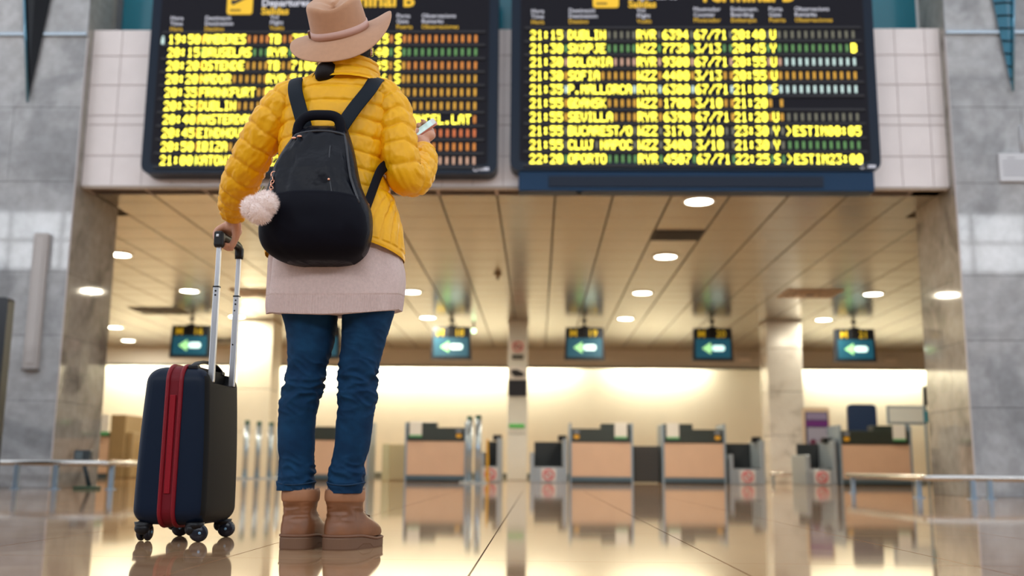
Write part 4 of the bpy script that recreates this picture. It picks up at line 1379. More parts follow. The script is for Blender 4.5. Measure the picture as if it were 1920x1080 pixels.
# ---- sweater
SWEAT = [(1.02, -0.628, 0.165, 0.110), (0.948, -0.626, 0.182, 0.122), (0.890, -0.624, 0.196, 0.136), (0.860, -0.623, 0.2015, 0.141), (0.813, -0.621, 0.204, 0.144), (0.763, -0.622, 0.2045, 0.144), (0.730, -0.624, 0.205, 0.142), (0.7055, -0.624, 0.203, 0.140)]
rows = catmull([(r[0], 0, 0) + r[1:] for r in SWEAT], 150)
rings = []
NS = 720
for z, _, _, xc, rx, ry in rows:
    ring = []
    rib = max(0.0, min(1.0, (0.757 - z) / 0.006))
    for k in range(NS):
        a = 2 * PI * k / NS
        ca, sa = math.cos(a), math.sin(a)
        x, y = sell(rx, ry, ry, 2.25, a)
        dr = 0.0018 * math.cos(a * 168) * rib + 0.013 * max(0.0, min(1.0, (0.90 - z) / 0.06)) * N(ca * 2.6, sa * 2.6, z * 3) + 0.004 * N(ca * 5 + 4, sa * 5, z * 7)
        if rib:
            dr -= 0.002
        dr += 0.006 * math.exp(-((a - PI * 1.08) / 0.10) ** 2) - 0.010 * math.exp(-((a - PI * 1.14) / 0.05) ** 2)
        s = 1 + dr / rx
        zz = z - 0.026 * max(0, -sa) * max(0, min(1, (0.86 - z) / 0.14)) - (0.008 * math.exp(-((a - PI * 1.05) / 0.2) ** 2) - 0.010 * max(0, ca)) * max(0, min(1, (0.80 - z) / 0.1))
        ring.append((xc + x * s, 3.082 + y * s, zz))
    rings.append(ring)
MB().loft(rings, True, True).build('sweater', sweat_m, PERS)

# ---- quilted jacket: torso, collar, sleeves in one garment
TORSO = [(1.475, -0.618, 0.085, 0.075), (1.455, -0.620, 0.108, 0.086), (1.432, -0.627, 0.146, 0.098), (1.405, -0.633, 0.168, 0.106), (1.365, -0.636, 0.177, 0.114), (1.294, -0.640, 0.174, 0.122), (1.224, -0.646, 0.168, 0.124), (1.171, -0.648, 0.164, 0.122), (1.130, -0.646, 0.165, 0.121), (1.085, -0.642, 0.176, 0.126), (1.051, -0.638, 0.187, 0.132), (0.982, -0.633, 0.202, 0.146), (0.931, -0.630, 0.209, 0.155), (0.885, -0.628, 0.2125, 0.158)]


def puff(u):
    f = u - math.floor(u)
    return (1 - abs(2 * f - 1) ** 4.6) ** 0.9


jacket = MB()
rows = catmull([(r[0], 0, 0) + r[1:] for r in TORSO], 260)
rings = []
NT = 240
for z, _, _, xc, rx, ry in rows:
    ring = []
    for k in range(NT):
        a = 2 * PI * k / NT
        ca, sa = math.cos(a), math.sin(a)
        x, y = sell(rx, ry, ry, 2.35, a)
        zq = z + 0.010 * N(ca * 1.6, sa * 1.6, 2) + 0.012 * ca * ca * (1 if sa < 0 else 0)
        lower = max(0.0, min(1.0, (1.075 - z) / 0.04))
        pu = puff(zq / 0.0525 + 0.35)
        # upright channels on the lower side panels
        pv = puff(a * rx / 0.052 + 0.3 * z / 0.1)
        side = max(0.0, min(1.0, (abs(ca) - 0.35) / 0.2))
        m_ = lower * side
        p = pu * (1 - m_) + pv * m_
        wr = N(ca * 7, sa * 7, zq * 22) * 0.5 + N(ca * 15 + 3, sa * 15, zq * 34) * 0.35
        wr2 = N(x * 45 + 7, y * 45, zq * 12 + 3)
        dr = 0.0078 * p - 0.004 + 0.0050 * wr * (0.35 + p) + 0.0045 * wr2 * (1.15 - p)
        if z < 0.907:      # hem tunnel
            dr = 0.0035 * math.sin(PI * (0.907 - z) / 0.024) + 0.001 * N(ca * 30, sa * 30, 1) - 0.001
        if z > 1.44:
            dr *= max(0, (1.475 - z) / 0.035)
        s = 1 + dr / max(rx, 0.09)
        lift = (0.024 * max(0, -sa) ** 2 - 0.018 * max(0, ca) ** 2 - 0.01 * max(0, -ca) ** 2) * max(0.0, (1.0 - z) / 0.115) ** 1.3
        ring.append((xc + x * s, 3.082 + y * s, z + lift))
    rings.append(ring)
jacket.loft(rings[::-1], False, True)

# collar
rows = catmull([(z, 0, 0, r, t) for z, r, t in ((1.425, 0.112, 0), (1.445, 0.101, 0.1), (1.465, 0.097, 0.3), (1.485, 0.0945, 0.6), (1.505, 0.091, 0.9), (1.514, 0.087, 1.0), (1.512, 0.082, 1.0), (1.495, 0.080, 1.0))], 60)
rings = []
for i, (z, _, _, r, t) in enumerate(rows):
    ring = []
    for k in range(120):
        a = 2 * PI * k / 120
        ca, sa = math.cos(a), math.sin(a)
        d = 0.005 * puff(z / 0.030 + 0.1) * (1 if i < 48 else 0) + 0.003 * N(ca * 5, sa * 5, z * 40)
        rr_ = r + d
        ring.append((-0.606 + rr_ * ca * 0.98, 3.070 + rr_ * sa * 0.92, z - 0.010 * ca * t + 0.006 * sa * t))
    rings.append(ring)
jacket.loft(rings, False, False)


def sleeve(path, seed, n=170, seg=84, sp=0.056, cuff=0.02, up=(0, -1, 0)):
    rows = catmull(path, n)
    P = [Vector(r[:3]) for r in rows]
    L = [0]
    for i in range(1, n):
        L.append(L[-1] + (P[i] - P[i - 1]).length)
    rings = []
    prev = Vector(up)
    for i in range(n):
        t = (P[min(i + 1, n - 1)] - P[max(i - 1, 0)]).normalized()
        u = (prev - t * prev.dot(t)).normalized()
        prev = u
        w = t.cross(u)
        r = rows[i][3]
        ring = []
        for k in range(seg):
            a = 2 * PI * k / seg
            ca, sa = math.cos(a), math.sin(a)
            s = L[i] + 0.010 * ca + 0.008 * N(ca * 1.5 + seed, sa * 1.5, L[i] * 6)
            p = puff(s / sp + seed * 0.37)
            wr = N(ca * 3 + seed, sa * 3, s * 30) * 0.6 + N(ca * 7, sa * 7 + seed, s * 60) * 0.35
            d = 0.0072 * p - 0.003 + 0.0058 * wr * (0.4 + p) + 0.0030 * N(ca * 9, sa * 9, s * 14 + seed) * (1.15 - p)
            end = L[-1] - L[i]
            if end < cuff:
                d = 0.002 * math.sin(PI * end / cuff) - 0.002
            ring.append(P[i] + (u * ca + w * sa) * (r + d))
        rings.append(ring)
    # turned-in cuff
    for sc in (0.90, 0.84):
        c = sum((Vector(q) for q in rings[n - 1]), Vector()) / seg
        rings.append([c + (Vector(q) - c) * sc - (P[-1] - P[-2]).normalized() * (0.004 if sc < 0.86 else 0) for q in rings[n - 1]])
    return rings


SL_L = [(-0.742, 3.075, 1.400, 0.052), (-0.790, 3.075, 1.378, 0.063), (-0.838, 3.078, 1.325, 0.063), (-0.882, 3.092, 1.262, 0.060), (-0.928, 3.125, 1.190, 0.0585), (-0.972, 3.185, 1.135, 0.056), (-1.008, 3.265, 1.100, 0.050), (-1.030, 3.335, 1.078, 0.041)]
SL_R = [(-0.535, 3.075, 1.400, 0.052), (-0.495, 3.075, 1.382, 0.062), (-0.464, 3.072, 1.330, 0.0625), (-0.446, 3.062, 1.265, 0.059), (-0.434, 3.052, 1.195, 0.0575), (-0.418, 3.062, 1.140, 0.0570), (-0.398, 3.105, 1.138, 0.0555), (-0.386, 3.155, 1.178, 0.0525), (-0.381, 3.200, 1.226, 0.047), (-0.380, 3.235, 1.268, 0.040)]
jacket.loft(sleeve(SL_L, 2.0), False, False)
jacket.loft(sleeve(SL_R, 5.0), False, False)
jk = jacket.build('jacket', jack_m, PERS)


# ---- body: one continuous surface (head, face, neck, trunk, arms, hands, legs)
def cap(mb, pts, rads, seg=14, sub=6):
    rows = catmull([tuple(p) + (r,) for p, r in zip(pts, rads)], max(4, sub * (len(pts) - 1) + 1))
    mb.tube([r[:3] for r in rows], [r[3] for r in rows], seg)
    for r in (rows[0], rows[-1]):
        mb.ell(r[:3], (r[3],) * 3, seg, 8)


body = MB()
HC = Vector((-0.628, 3.105, 1.575))
head_rot = Matrix.Rotation(math.radians(24), 3, 'X') @ Matrix.Rotation(math.radians(-9), 3, 'Y')


def hp(x, y, z):
    return HC + head_rot @ Vector((x, y, z))


body.ell(HC, (0.074, 0.092, 0.108), 28, 18, mat3=head_rot)
body.ell(hp(0, 0.035, -0.055), (0.055, 0.062, 0.058), 22, 14, mat3=head_rot)
body.tube([hp(0, 0.088, 0.012), hp(0, 0.106, -0.022)], [0.008, 0.013], 10)
body.ell(hp(0, 0.104, -0.024), (0.015, 0.012, 0.010), 12, 8, mat3=head_rot)
body.ell(hp(0, 0.088, -0.055), (0.024, 0.010, 0.006), 12, 8, mat3=head_rot)
body.ell(hp(0, 0.086, -0.066), (0.021, 0.011, 0.007), 12, 8, mat3=head_rot)
for s in (-1, 1):
    body.ell(hp(s * 0.078, 0.0, -0.012), (0.008, 0.020, 0.032), 12, 8, mat3=head_rot)
    body.ell(hp(s * 0.030, 0.082, 0.020), (0.020, 0.010, 0.006), 12, 8, mat3=head_rot)
cap(body, [(-0.620, 3.085, 1.40), (-0.618, 3.085, 1.47), (-0.625, 3.095, 1.53)], [0.062, 0.052, 0.052])
cap(body, [(-0.632, 3.08, 1.36), (-0.640, 3.08, 1.20), (-0.640, 3.08, 1.08), (-0.628, 3.08, 0.95), (-0.62, 3.08, 0.86)], [0.085, 0.095, 0.085, 0.098, 0.095])
for s in (-1, 1):
    cap(body, [(-0.634 + s * 0.02, 3.08, 1.385), (-0.634 + s * 0.14, 3.08, 1.375)], [0.06, 0.045])
    cap(body, [(-0.622 + s * 0.045, 3.08, 0.90), (-0.622 + s * 0.075, 3.08, 0.80)], [0.09, 0.08])
cap(body, [(-0.70, 3.08, 0.82), (-0.70, 3.07, 0.62), (-0.712, 3.07, 0.46), (-0.722, 3.08, 0.33), (-0.712, 3.085, 0.10)], [0.066, 0.050, 0.038, 0.038, 0.030])
cap(body, [(-0.545, 3.08, 0.82), (-0.530, 3.07, 0.62), (-0.541, 3.06, 0.46), (-0.551, 3.07, 0.33), (-0.572, 3.08, 0.10)], [0.066, 0.049, 0.038, 0.038, 0.030])
cap(body, [(-0.712, 3.075, 0.075), (-0.695, 3.20, 0.058)], [0.036, 0.026])
cap(body, [(-0.572, 3.07, 0.075), (-0.522, 3.19, 0.058)], [0.036, 0.026])
cap(body, [p[:3] for p in SL_L], [0.036, 0.044, 0.042, 0.038, 0.037, 0.035, 0.030, 0.026])
cap(body, [p[:3] for p in SL_R], [0.036, 0.044, 0.042, 0.038, 0.037, 0.036, 0.036, 0.033, 0.029, 0.025])
# left hand closed over the grip bar (bar runs along Y at x = -1.064, z = 1.004)
cap(body, [(-1.022, 3.318, 1.084), (-1.036, 3.350, 1.066), (-1.044, 3.378, 1.050)], [0.027, 0.026, 0.022])
cap(body, [(-1.046, 3.368, 1.042), (-1.066, 3.372, 1.042)], [0.020, 0.017])
cap(body, [(-1.043, 3.392, 1.043), (-1.068, 3.396, 1.041)], [0.019, 0.016])
cap(body, [(-1.043, 3.414, 1.041), (-1.068, 3.418, 1.039)], [0.018, 0.015])
cap(body, [(-1.044, 3.432, 1.038), (-1.066, 3.438, 1.036)], [0.016, 0.014])
for y, l, r in ((3.366, 0.94, 0.0098), (3.388, 1.0, 0.0100), (3.410, 1.0, 0.0097), (3.431, 0.88, 0.0088)):
    cap(body, [(-1.070, y, 1.042), (-1.064 - 0.033 * l, y, 1.026), (-1.064 - 0.034 * l, y - 0.001, 1.000), (-1.064 - 0.014, y - 0.003, 0.979), (-1.064 + 0.006 * l, y - 0.004, 0.976)], [0.0125, r * 1.1, r, r * 0.95, r * 0.85], 12)
cap(body, [(-1.030, 3.352, 1.058), (-1.026, 3.360, 1.030), (-1.031, 3.368, 1.000), (-1.043, 3.374, 0.977), (-1.052, 3.382, 0.968)], [0.020, 0.017, 0.0125, 0.0115, 0.0095], 12)
# right hand round the phone: frame d along the phone, w across, nrm out of the screen
PHC = Vector((-0.410, 3.290, 1.346))
dv = Vector((0.80, -0.10, 0.56)).normalized()
wv = Vector((-0.22, 0.80, 0.57))
wv = (wv - dv * wv.dot(dv)).normalized()
nv = dv.cross(wv).normalized()
if nv.z < 0:
    nv = -nv


def ph(a, b, c):
    return PHC + dv * a + wv * b + nv * c


palm = ph(-0.008, -0.052, -0.012)
cap(body, [(-0.380, 3.225, 1.258), (-0.379, 3.245, 1.285), palm], [0.025, 0.024, 0.024])
cap(body, [ph(-0.030, -0.046, -0.016), ph(0.034, -0.042, -0.018)], [0.019, 0.017])
cap(body, [ph(-0.028, -0.022, -0.020), ph(0.034, -0.018, -0.020)], [0.016, 0.015])
for a, l, r in ((0.044, 1.0, 0.0092), (0.024, 1.05, 0.0095), (0.003, 1.0, 0.0092), (-0.017, 0.85, 0.0082)):
    cap(body, [ph(a * 0.8, -0.022, -0.024), ph(a, 0.008, -0.024), ph(a, 0.034 * l, -0.018), ph(a - 0.002, 0.0455, -0.001), ph(a - 0.004, 0.036, 0.0125)], [0.0125, r * 1.1, r, r * 0.95, r * 0.85], 12)
cap(body, [ph(-0.022, -0.054, -0.014), ph(-0.032, -0.060, 0.004), ph(-0.026, -0.052, 0.020), ph(-0.010, -0.034, 0.0205), ph(0.006, -0.020, 0.0165)], [0.018, 0.0150, 0.0125, 0.0110, 0.0090], 12)
tmp = bpy.data.objects.new('body_tmp', body.mesh('body_tmp', skin_m, (-0.63, 3.08, 0)))
COL.objects.link(tmp)
md = tmp.modifiers.new('r', 'REMESH')
md.mode = 'VOXEL'
md.voxel_size = 0.0034
md.use_smooth_shade = True
md2 = tmp.modifiers.new('s', 'SMOOTH')
md2.factor = 0.5
md2.iterations = 4
dg = bpy.context.evaluated_depsgraph_get()
bme = bpy.data.meshes.new_from_object(tmp.evaluated_get(dg))
bpy.data.objects.remove(tmp)
bme.materials.clear()
bme.materials.append(skin_m)
bme.name = 'body'
bo = link_mesh('body', bme, PERS)
for s in (-1, 1):
    e = MB().ell(hp(s * 0.030, 0.083, 0.006), (0.012, 0.010, 0.010), 14, 10, mat3=head_rot).build('eye', mat('eye_white', (0.8, 0.78, 0.75), 0.2), PERS)
    MB().ell(hp(s * 0.030, 0.0915, 0.008), (0.0055, 0.0025, 0.0055), 12, 6, mat3=head_rot).build('iris', mat('eye_iris', (0.05, 0.03, 0.02), 0.2), e)
    MB().tube([hp(s * 0.014, 0.090, 0.030), hp(s * 0.032, 0.089, 0.034), hp(s * 0.048, 0.079, 0.029)], [0.002, 0.003, 0.0015], 6).build('eyebrow', hair_m, PERS)
MB().tube([hp(-0.022, 0.092, -0.060), hp(0, 0.098, -0.061), hp(0.022, 0.092, -0.060)], [0.003, 0.006, 0.003], 8).build('lips', mat('lips', (0.50, 0.18, 0.15), 0.4), PERS)
# fingernails that can be seen from behind
for c, nn in ((ph(0.008, -0.018, 0.0225), nv), (ph(0.040, 0.034, 0.0195), nv)):
    MB().ell(c, (0.005, 0.005, 0.002), 10, 6).build('fingernail', mat('nail', (0.72, 0.45, 0.38), 0.25), PERS)

# ---- hair: cap, low ponytail, loose strands
hair = MB()
hrings = MB()
hair.ell(hp(0, -0.012, 0.010), (0.086, 0.096, 0.112), 40, 26, mat3=head_rot)
hair.v = [tuple(Vector(p) + Vector((1, 1, 0.3)) * 0.004 * N(p[0] * 60, p[1] * 60, p[2] * 10)) for p in hair.v]
hair.v = [p if (head_rot.transposed() @ (Vector(p) - HC)).y < 0.045 else tuple(HC + (Vector(p) - HC) * 0.80) for p in hair.v]
tail = catmull([(-0.640, 3.075, 1.495, 0.030), (-0.650, 3.040, 1.472, 0.032), (-0.658, 3.004, 1.449, 0.036), (-0.667, 2.988, 1.436, 0.033), (-0.678, 2.980, 1.424, 0.021), (-0.686, 2.980, 1.414, 0.006)], 40)
hair.tube([r[:3] for r in tail], [r[3] for r in tail], 28)
hr = hair.build('hair', hair_m, PERS)
st = MB()
rr = random.Random(4)
for k in range(46):
    side = 1 if k % 5 else -1
    p0 = hp(side * rr.uniform(0.03, 0.085), rr.uniform(-0.07, 0.02), rr.uniform(-0.085, -0.02))
    L_ = rr.uniform(0.03, 0.075)
    dirv = Vector((side * rr.uniform(0.1, 1.0), -rr.uniform(0.0, 0.5), rr.uniform(-1.2, 0.3))).normalized()
    p1 = p0 + dirv * L_ * 0.5 + Vector((rr.uniform(-0.012, 0.012), 0, rr.uniform(-0.012, 0.014)))
    p2 = p0 + dirv * L_ + Vector((rr.uniform(-0.01, 0.03), 0, -rr.uniform(0, 0.02)))
    st.tube([p0, p1, p2], [0.0006, 0.0005, 0.0002], 4)
for k in range(70):
    i = rr.randrange(4, 30)
    c = Vector(tail[i][:3])
    a = rr.uniform(0, 2 * PI)
    off = Vector((math.cos(a), -abs(math.sin(a)) * 0.8, 0)) * tail[i][3]
    st.tube([c + off, c + off * 1.04 + Vector((-0.002, 0, -0.008)), c + off * 0.95 + Vector((rr.uniform(-0.012, 0.0), 0, -0.018))], [0.0008, 0.0007, 0.0002], 4)
tag(st.build('loose_strands', hair_m, hr), kind='stuff')

# ---- felt hat
HAT = Matrix.Translation((-0.640, 3.080, 1.615)) @ Matrix.Rotation(math.radians(-13), 4, 'Y') @ Matrix.Rotation(math.radians(36), 4, 'X')
NH = 96
rings = []
A, B_ = 0.093, 0.112


def brim_pt(a, t):
    """t 0 at the crown, 1 at the edge; back and front dip, the sides curl up"""
    ca, sa = math.cos(a), math.sin(a)
    wdt = 0.074 + 0.008 * abs(sa) + 0.006 * max(0, ca)
    x = (A + wdt * t) * ca
    y = (B_ + wdt * t) * sa
    back = max(0, -sa) ** 1.5
    up = max(0, ca) ** 2 * 0.030 + max(0, -ca) ** 2 * 0.004
    z = -0.006 * t - (0.042 * back) * t ** 1.3 - 0.020 * max(0, sa) ** 2 * t + up * t ** 1.6 + 0.004 * math.sin(3 * a + 0.6) * t
    return x, y, z


for t in [k / 16 for k in range(17)]:
    rings.append([brim_pt(2 * PI * k / NH, t) for k in range(NH)])
# rounded edge and underside
rings.append([(x * 1.004, y * 1.004, z - 0.0015) for x, y, z in rings[-1]])
for t in [1 - k / 8 for k in range(9)]:
    rings.append([(x, y, z - 0.003) for x, y, z in [brim_pt(2 * PI * k / NH, t) for k in range(NH)]])
hat = MB()
hat.loft(rings, False, False)
crown = []
for k in range(22):
    t = k / 21
    z = 0.104 * t
    e = 1 - 0.075 * t - 0.05 * max(0, (t - 0.86) / 0.14) ** 2
    crown.append([(A * e * math.cos(2 * PI * i / NH), B_ * e * math.sin(2 * PI * i / NH), z + t ** 3 * (0.012 * max(0, math.sin(2 * PI * i / NH)) ** 2 - 0.012 * max(0, -math.sin(2 * PI * i / NH)) ** 6)) for i in range(NH)])
rim = crown[-1]
for s in [0.96, 0.90, 0.82, 0.72, 0.6, 0.45, 0.3, 0.15, 0.03]:
    ring = []
    for i in range(NH):
        x, y, z = rim[i]
        xx, yy = x * s, y * s
        dent = 0.034 * math.exp(-(xx / 0.030) ** 2) * (1 - (yy / 0.135) ** 2) * min(1, (1 - s) * 5)
        ring.append((xx, yy, z + 0.008 * (1 - s * s) - dent * 0.8))
    crown.append(ring)
# pinch the front of the crown
cr2 = []
for ring in crown:
    cr2.append([(x * (1 - 0.20 * max(0, y / B_) * max(0, z / 0.104) ** 1.2 * (1 - abs(x) / (A + 0.02))), y, z) for x, y, z in ring])
hat.loft(cr2, False, True)
hat.xf(HAT)
ho = hat.build('hat', felt_m, PERS)
br = []
for z, o in ((0.004, 0.0006), (0.004, 0.0028), (0.0245, 0.0018), (0.0245, -0.0005)):
    e = 1 - 0.075 * z / 0.112
    br.append([((A * e + o) * math.cos(2 * PI * i / NH), (B_ * e + o) * math.sin(2 * PI * i / NH), z) for i in range(NH)])
MB().loft(br, False, False).xf(HAT).build('hat_band', band_m, ho)
kx = -0.0975
MB().bevbox(kx - 0.004, kx + 0.006, -0.012, 0.016, 0.003, 0.026, 0.002).xf(HAT).build('band_knot', mat('band_knot', (0.20, 0.09, 0.06), 0.6), ho)

# ================================================================== BACKPACK
PACKT = [(1.250, -0.645, 0.055, 0.040), (1.243, -0.645, 0.066, 0.060), (1.228, -0.646, 0.073, 0.078), (1.205, -0.649, 0.085, 0.096), (1.170, -0.653, 0.100, 0.112), (1.137, -0.657, 0.112, 0.124), (1.105, -0.660, 0.122, 0.133), (1.065, -0.660, 0.132, 0.142), (1.024, -0.656, 0.145, 0.152), (0.993, -0.652, 0.155, 0.158), (0.961, -0.650, 0.161, 0.160), (0.913, -0.651, 0.163, 0.156), (0.882, -0.652, 0.158, 0.148), (0.858, -0.650, 0.147, 0.135), (0.838, -0.646, 0.122, 0.112), (0.824, -0.640, 0.085, 0.080), (0.818, -0.640, 0.050, 0.050)]
pack = empty('backpack', (-0.65, 2.89, 0.82))
tag(pack, 'black nylon backpack with a front pocket worn over the yellow jacket', 'backpack')
nylon_m = mat('black_nylon', (0.003, 0.004, 0.009), 0.42, spec=0.22, bump=0.8, bscale=26, bdist=0.008)
nylon2_m = mat('black_nylon_matte', (0.0025, 0.003, 0.008), 0.6, spec=0.12, bump=0.15, bscale=60, bdist=0.002)
strap_m = mat('strap_webbing', (0.006, 0.011, 0.019), 0.6, spec=0.18, bump=0.3, bscale=400, bdist=0.0006)
gold_m = mat('rose_gold', (0.85, 0.42, 0.28), 0.22, 1.0)
BACKY = 2.972


def pack_rings(scale_out=0.0, zlo=0.0, zhi=9.0, n=150, wr_amp=1.9, frac=1.0, xs=1.0):
    rows = catmull([(r[0], 0, 0) + r[1:] for r in PACKT], n)
    out = []
    for z, _, _, xc, rx, dep in rows:
        if not zlo <= z <= zhi:
            continue
        ring = []
        for k in range(120):
            a = 2 * PI * k / 120
            ca, sa = math.cos(a), math.sin(a)
            yc = BACKY - dep / 2
            x, y = sell(rx * xs, dep / 2, dep / 2, 3.0 if sa < 0 else 4.0, a)
            front = max(0, -sa)
            d = wr_amp * front * (0.0050 * N(ca * 3, z * 9, 1.7) + 0.0035 * N(ca * 6 + 2, z * 16, 5.1) + 0.004 * (-abs(N(ca * 3 + z * 8, z * 14, 9)) + 0.2))
            d += scale_out
            s = 1 + d / max(dep / 2, 0.04)
            ring.append((xc + x * (1 + (d / max(rx, 0.05))), yc + y * s if sa < 0 else yc + y, z))
        out.append(ring)
    return out


MB().loft(pack_rings()[::-1]).build('main_bag', nylon_m, pack)
# front pocket: lower half, a softer darker cloth standing proud, with a folded top edge
pr = pack_rings(0.010, 0.826, 1.008, 220, 0.5, xs=0.93)
top = []
for q, (sc, dz) in enumerate(((1.0, 0.004), (0.985, 0.009), (0.95, 0.010), (0.88, 0.004))):
    c = Vector((-0.65, BACKY - 0.07, 0))
    top.append([(c.x + (x - c.x) * sc, c.y + (y - c.y) * sc, z + dz - 0.012 * ((x + 0.65) / 0.15) ** 2) for x, y, z in pr[0]])
pk = MB().loft((top[::-1] + [[(x, y, z - 0.012 * ((x + 0.65) / 0.15) ** 2 * max(0, (z - 0.90) / 0.11)) for x, y, z in r] for r in pr])[::-1], True, True).build('front_pocket', nylon2_m, pack)


def front_y(x, z, out=0.004):
    xc, rx, dep = interp(PACKT, z)
    u = max(-0.999, min(0.999, (x - xc) / rx))
    return BACKY - dep / 2 - (dep / 2) * (1 - abs(u) ** 3.0) ** (1 / 3.0) - out


# main zip running over the top and down both sides
zp = []
for k in range(61):
    f = k / 60
    if f < 0.4:
        z = 0.985 + (1.208 - 0.985) * (f / 0.4) ** 0.8
        xc, rx, dep = interp(PACKT, z)
        x = xc - rx * 0.86
    elif f > 0.6:
        z = 0.985 + (1.208 - 0.985) * ((1 - f) / 0.4) ** 0.8
        xc, rx, dep = interp(PACKT, z)
        x = xc + rx * 0.86
    else:
        g = (f - 0.4) / 0.2
        z = 1.208 + 0.010 * math.sin(PI * g)
        xc, rx, dep = interp(PACKT, z)
        x = xc - rx * 0.86 + 2 * rx * 0.86 * g
    zp.append((x, front_y(x, z, 0.001), z))
MB().tube(zp, 0.0042, 8).build('main_zip', mat('zip_black', (0.02, 0.022, 0.03), 0.3), pack)
sp_ = []
for k in range(25):
    z = 1.005 + (1.165 - 1.005) * k / 24
    xc, rx, dep = interp(PACKT, z)
    x = xc + rx * 0.42
    sp_.append((x, front_y(x, z, 0.001), z))
MB().tube(sp_, 0.0025, 6).build('pocket_zip', MATS['zip_black'], pack)
for (x, z, l) in ((-0.705, 1.196, 0.030), (-0.722, 1.192, 0.0)):
    y = front_y(x, z, 0.008)
    pu = MB().ell((x, y, z), (0.008, 0.004, 0.004), 10, 6).build('zip_slider', gold_m, pack)
    if l:
        MB().bevbox(x - 0.004, x + 0.004, y - 0.003, y + 0.001, z - 0.006 - l, z - 0.006, 0.001).build('zip_pull', strap_m, pu)
x, z = interp(PACKT, 1.05)[0] + 0.055, 1.052
MB().ell((x, front_y(x, z, 0.006), z), (0.004, 0.003, 0.004), 10, 6).build('zip_slider', gold_m, pack)
# grab handle
MB().tube(catmull([(-0.722, 2.905, 1.215), (-0.716, 2.900, 1.243), (-0.700, 2.897, 1.262), (-0.678, 2.896, 1.270), (-0.645, 2.896, 1.271), (-0.614, 2.896, 1.268), (-0.596, 2.898, 1.254), (-0.588, 2.904, 1.215)], 40), [(0.0155, 0.011)] * 40, 10, up=(-1, 0, 0.3)).build('grab_handle', nylon2_m, pack)
for x in (-0.720, -0.590):
    MB().bevbox(x - 0.016, x + 0.016, 2.898, 2.925, 1.195, 1.236, 0.006).build('handle_anchor', nylon2_m, pack)
# shoulder straps
for nm, pts in (('l', [(-0.700, 2.935, 1.215), (-0.708, 2.936, 1.250), (-0.728, 2.944, 1.310), (-0.748, 2.962, 1.372), (-0.757, 3.005, 1.425), (-0.755, 3.075, 1.452), (-0.748, 3.150, 1.425), (-0.738, 3.205, 1.350), (-0.742, 3.228, 1.230), (-0.775, 3.205, 1.110), (-0.815, 3.120, 1.020), (-0.828, 3.020, 0.965), (-0.800, 2.965, 0.930)]),
                ('r', [(-0.606, 2.935, 1.215), (-0.594, 2.936, 1.250), (-0.560, 2.944, 1.310), (-0.522, 2.960, 1.372), (-0.508, 3.005, 1.425), (-0.508, 3.075, 1.450), (-0.515, 3.150, 1.425), (-0.522, 3.205, 1.350), (-0.505, 3.230, 1.250), (-0.478, 3.185, 1.190), (-0.466, 3.100, 1.170)])):
    rows = catmull(pts, 110)
    w = [0.0225 if i < 62 else 0.0225 - 0.010 * min(1, (i - 62) / 10) for i in range(110)]
    MB().tube(rows, [(0.0028, wi) for wi in w], 12, up=(0, -1, 0.1)).build('shoulder_strap', strap_m, pack)
MB().tube(catmull([(-0.462, 3.080, 1.175), (-0.472, 3.020, 1.152), (-0.484, 2.985, 1.120), (-0.497, 2.955, 1.060), (-0.513, 2.925, 0.985)], 30), [(0.0025, 0.0170)] * 30, 10, up=(0.55, -0.8, 0)).build('lower_strap', nylon2_m, pack)
MB().tube([(-0.512 + 0.009 * math.cos(a), 2.925, 0.998 + 0.012 * math.sin(a)) for a in [k * PI / 7 for k in range(14)]], 0.003, 6, closed=True).build('strap_ring', gold_m, pack)
MB().ell((-0.528, 2.918, 1.035), (0.004, 0.003, 0.004), 10, 6).build('strap_rivet', gold_m, pack)

# ================================================================== POM-POM CHARM
pom = empty('pompom_charm', (-0.785, 2.77, 0.91))
tag(pom, 'fluffy pale pink pom-pom charm on a rose gold chain hanging from the backpack', 'bag charm')
lobes = [((-0.801, 2.772, 0.953), 0.033), ((-0.768, 2.768, 0.966), 0.033), ((-0.784, 2.768, 0.944), 0.035)]
core = MB()
for c, r in lobes:
    core.ell(c, (r, r, r), 24, 16)
fur_m = mat('pink_fur', (0.97, 0.83, 0.78), 0.95, sheen=1.0)
fc = core.build('pompom_core', fur_m, pom)
fur = MB()
rr = random.Random(9)
for k in range(6500):
    c, r = lobes[rr.randrange(3)]
    v = Vector((rr.gauss(0, 1), rr.gauss(0, 1), rr.gauss(0, 1))).normalized()
    p = Vector(c) + v * r * 0.98
    if any((p - Vector(c2)).length < r2 * 0.96 for c2, r2 in lobes):
        continue
    L_ = rr.uniform(0.005, 0.0125)
    q = p + (v + Vector((rr.gauss(0, 0.35), rr.gauss(0, 0.35), rr.gauss(-0.1, 0.35)))).normalized() * L_
    sd = v.cross(Vector((rr.gauss(0, 1), rr.gauss(0, 1), rr.gauss(0, 1)))).normalized() * 0.00075
    fur.raw([p - sd, p + sd, q], [(0, 1, 2)], True)
tag(fur.build('fur', fur_m, pom), kind='stuff')
cy0 = front_y(-0.772, 1.068, 0.0)
ch = catmull([(-0.772, cy0 - 0.003, 1.066), (-0.769, cy0 - 0.010, 1.050), (-0.774, cy0 - 0.018, 1.036), (-0.766, cy0 - 0.026, 1.022), (-0.778, cy0 - 0.034, 1.011), (-0.786, 2.775, 0.992)], 10)
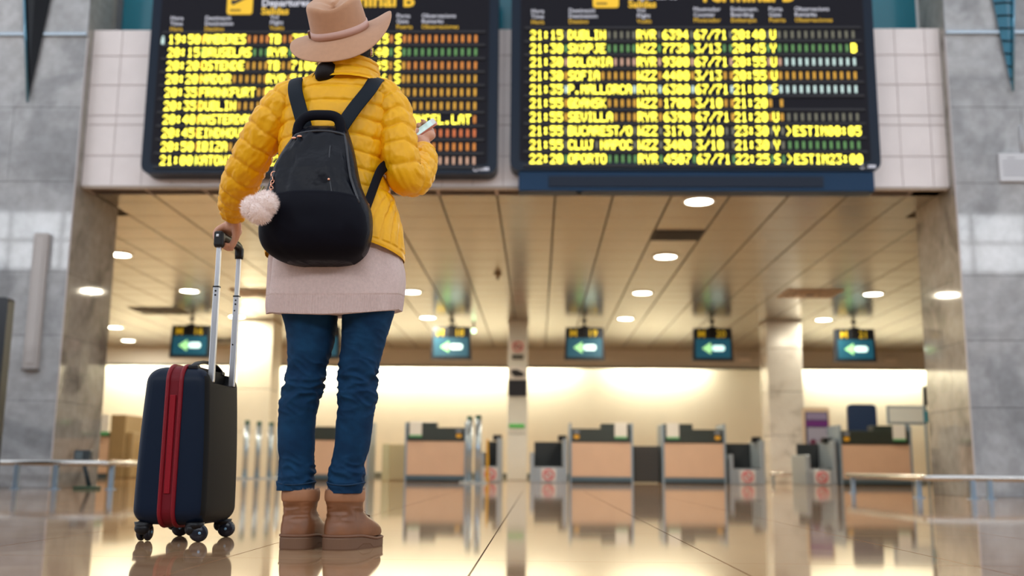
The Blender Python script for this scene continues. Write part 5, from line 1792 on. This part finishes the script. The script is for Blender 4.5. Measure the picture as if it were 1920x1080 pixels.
for i in range(9):
    p0, p1 = Vector(ch[i]), Vector(ch[i + 1])
    c = (p0 + p1) / 2
    t = (p1 - p0).normalized()
    s = Vector((1, 0, 0)) if i % 2 else Vector((0, 1, 0))
    s = (s - t * s.dot(t)).normalized()
    MB().tube([c + t * 0.0072 * math.cos(a) + s * 0.0046 * math.sin(a) for a in [2 * PI * k / 14 for k in range(14)]], 0.0016, 6, closed=True).build('chain_link', gold_m, pom)
MB().tube([Vector((-0.770, cy0 + 0.001, 1.074)) + Vector((0.008 * math.cos(a), 0, 0.009 * math.sin(a))) for a in [2 * PI * k / 16 for k in range(16)]], 0.0028, 6, closed=True).build('clasp_ring', gold_m, pom)
MB().tube([(-0.800, front_y(-0.79, 1.04, 0.0), 1.040), (-0.802, 2.790, 0.990)], 0.0025, 6).build('cord', mat('cord_olive', (0.35, 0.28, 0.10), 0.6), pom)

# ================================================================== PHONE
phone = empty('smartphone', PHC)
tag(phone, 'slim smartphone with a pale screen held up in the right hand', 'phone')
PM = Matrix((dv, wv, nv)).transposed().to_4x4()
PM.translation = PHC
PL, PWD = 0.075, 0.035
MB().prism(rrect(-PL, PL, -PWD, PWD, 0.010, 6), 'Z', -0.0036, 0.0030).xf(PM).build('body', mat('phone_rose', (0.72, 0.36, 0.30), 0.3, 0.6), phone)
MB().prism(rrect(-PL + 0.0015, PL - 0.0015, -PWD + 0.0015, PWD - 0.0015, 0.009, 6), 'Z', 0.0030, 0.0038).xf(PM).build('bezel', mat('phone_white', (0.72, 0.78, 0.76), 0.15), phone)
MB().prism(rrect(-PL + 0.014, PL - 0.014, -PWD + 0.003, PWD - 0.003, 0.002, 3), 'Z', 0.0038, 0.0041).xf(PM).build('display', mat('phone_screen', (0.45, 0.62, 0.60), 0.1, emit=(0.45, 0.68, 0.64), estr=0.35), phone)
MB().cyl(PM @ Vector((-PL + 0.007, 0, 0.0037)), PM @ Vector((-PL + 0.007, 0, 0.0043)), 0.0045, seg=16).build('home_button', mat('phone_button', (0.6, 0.62, 0.6), 0.3), phone)
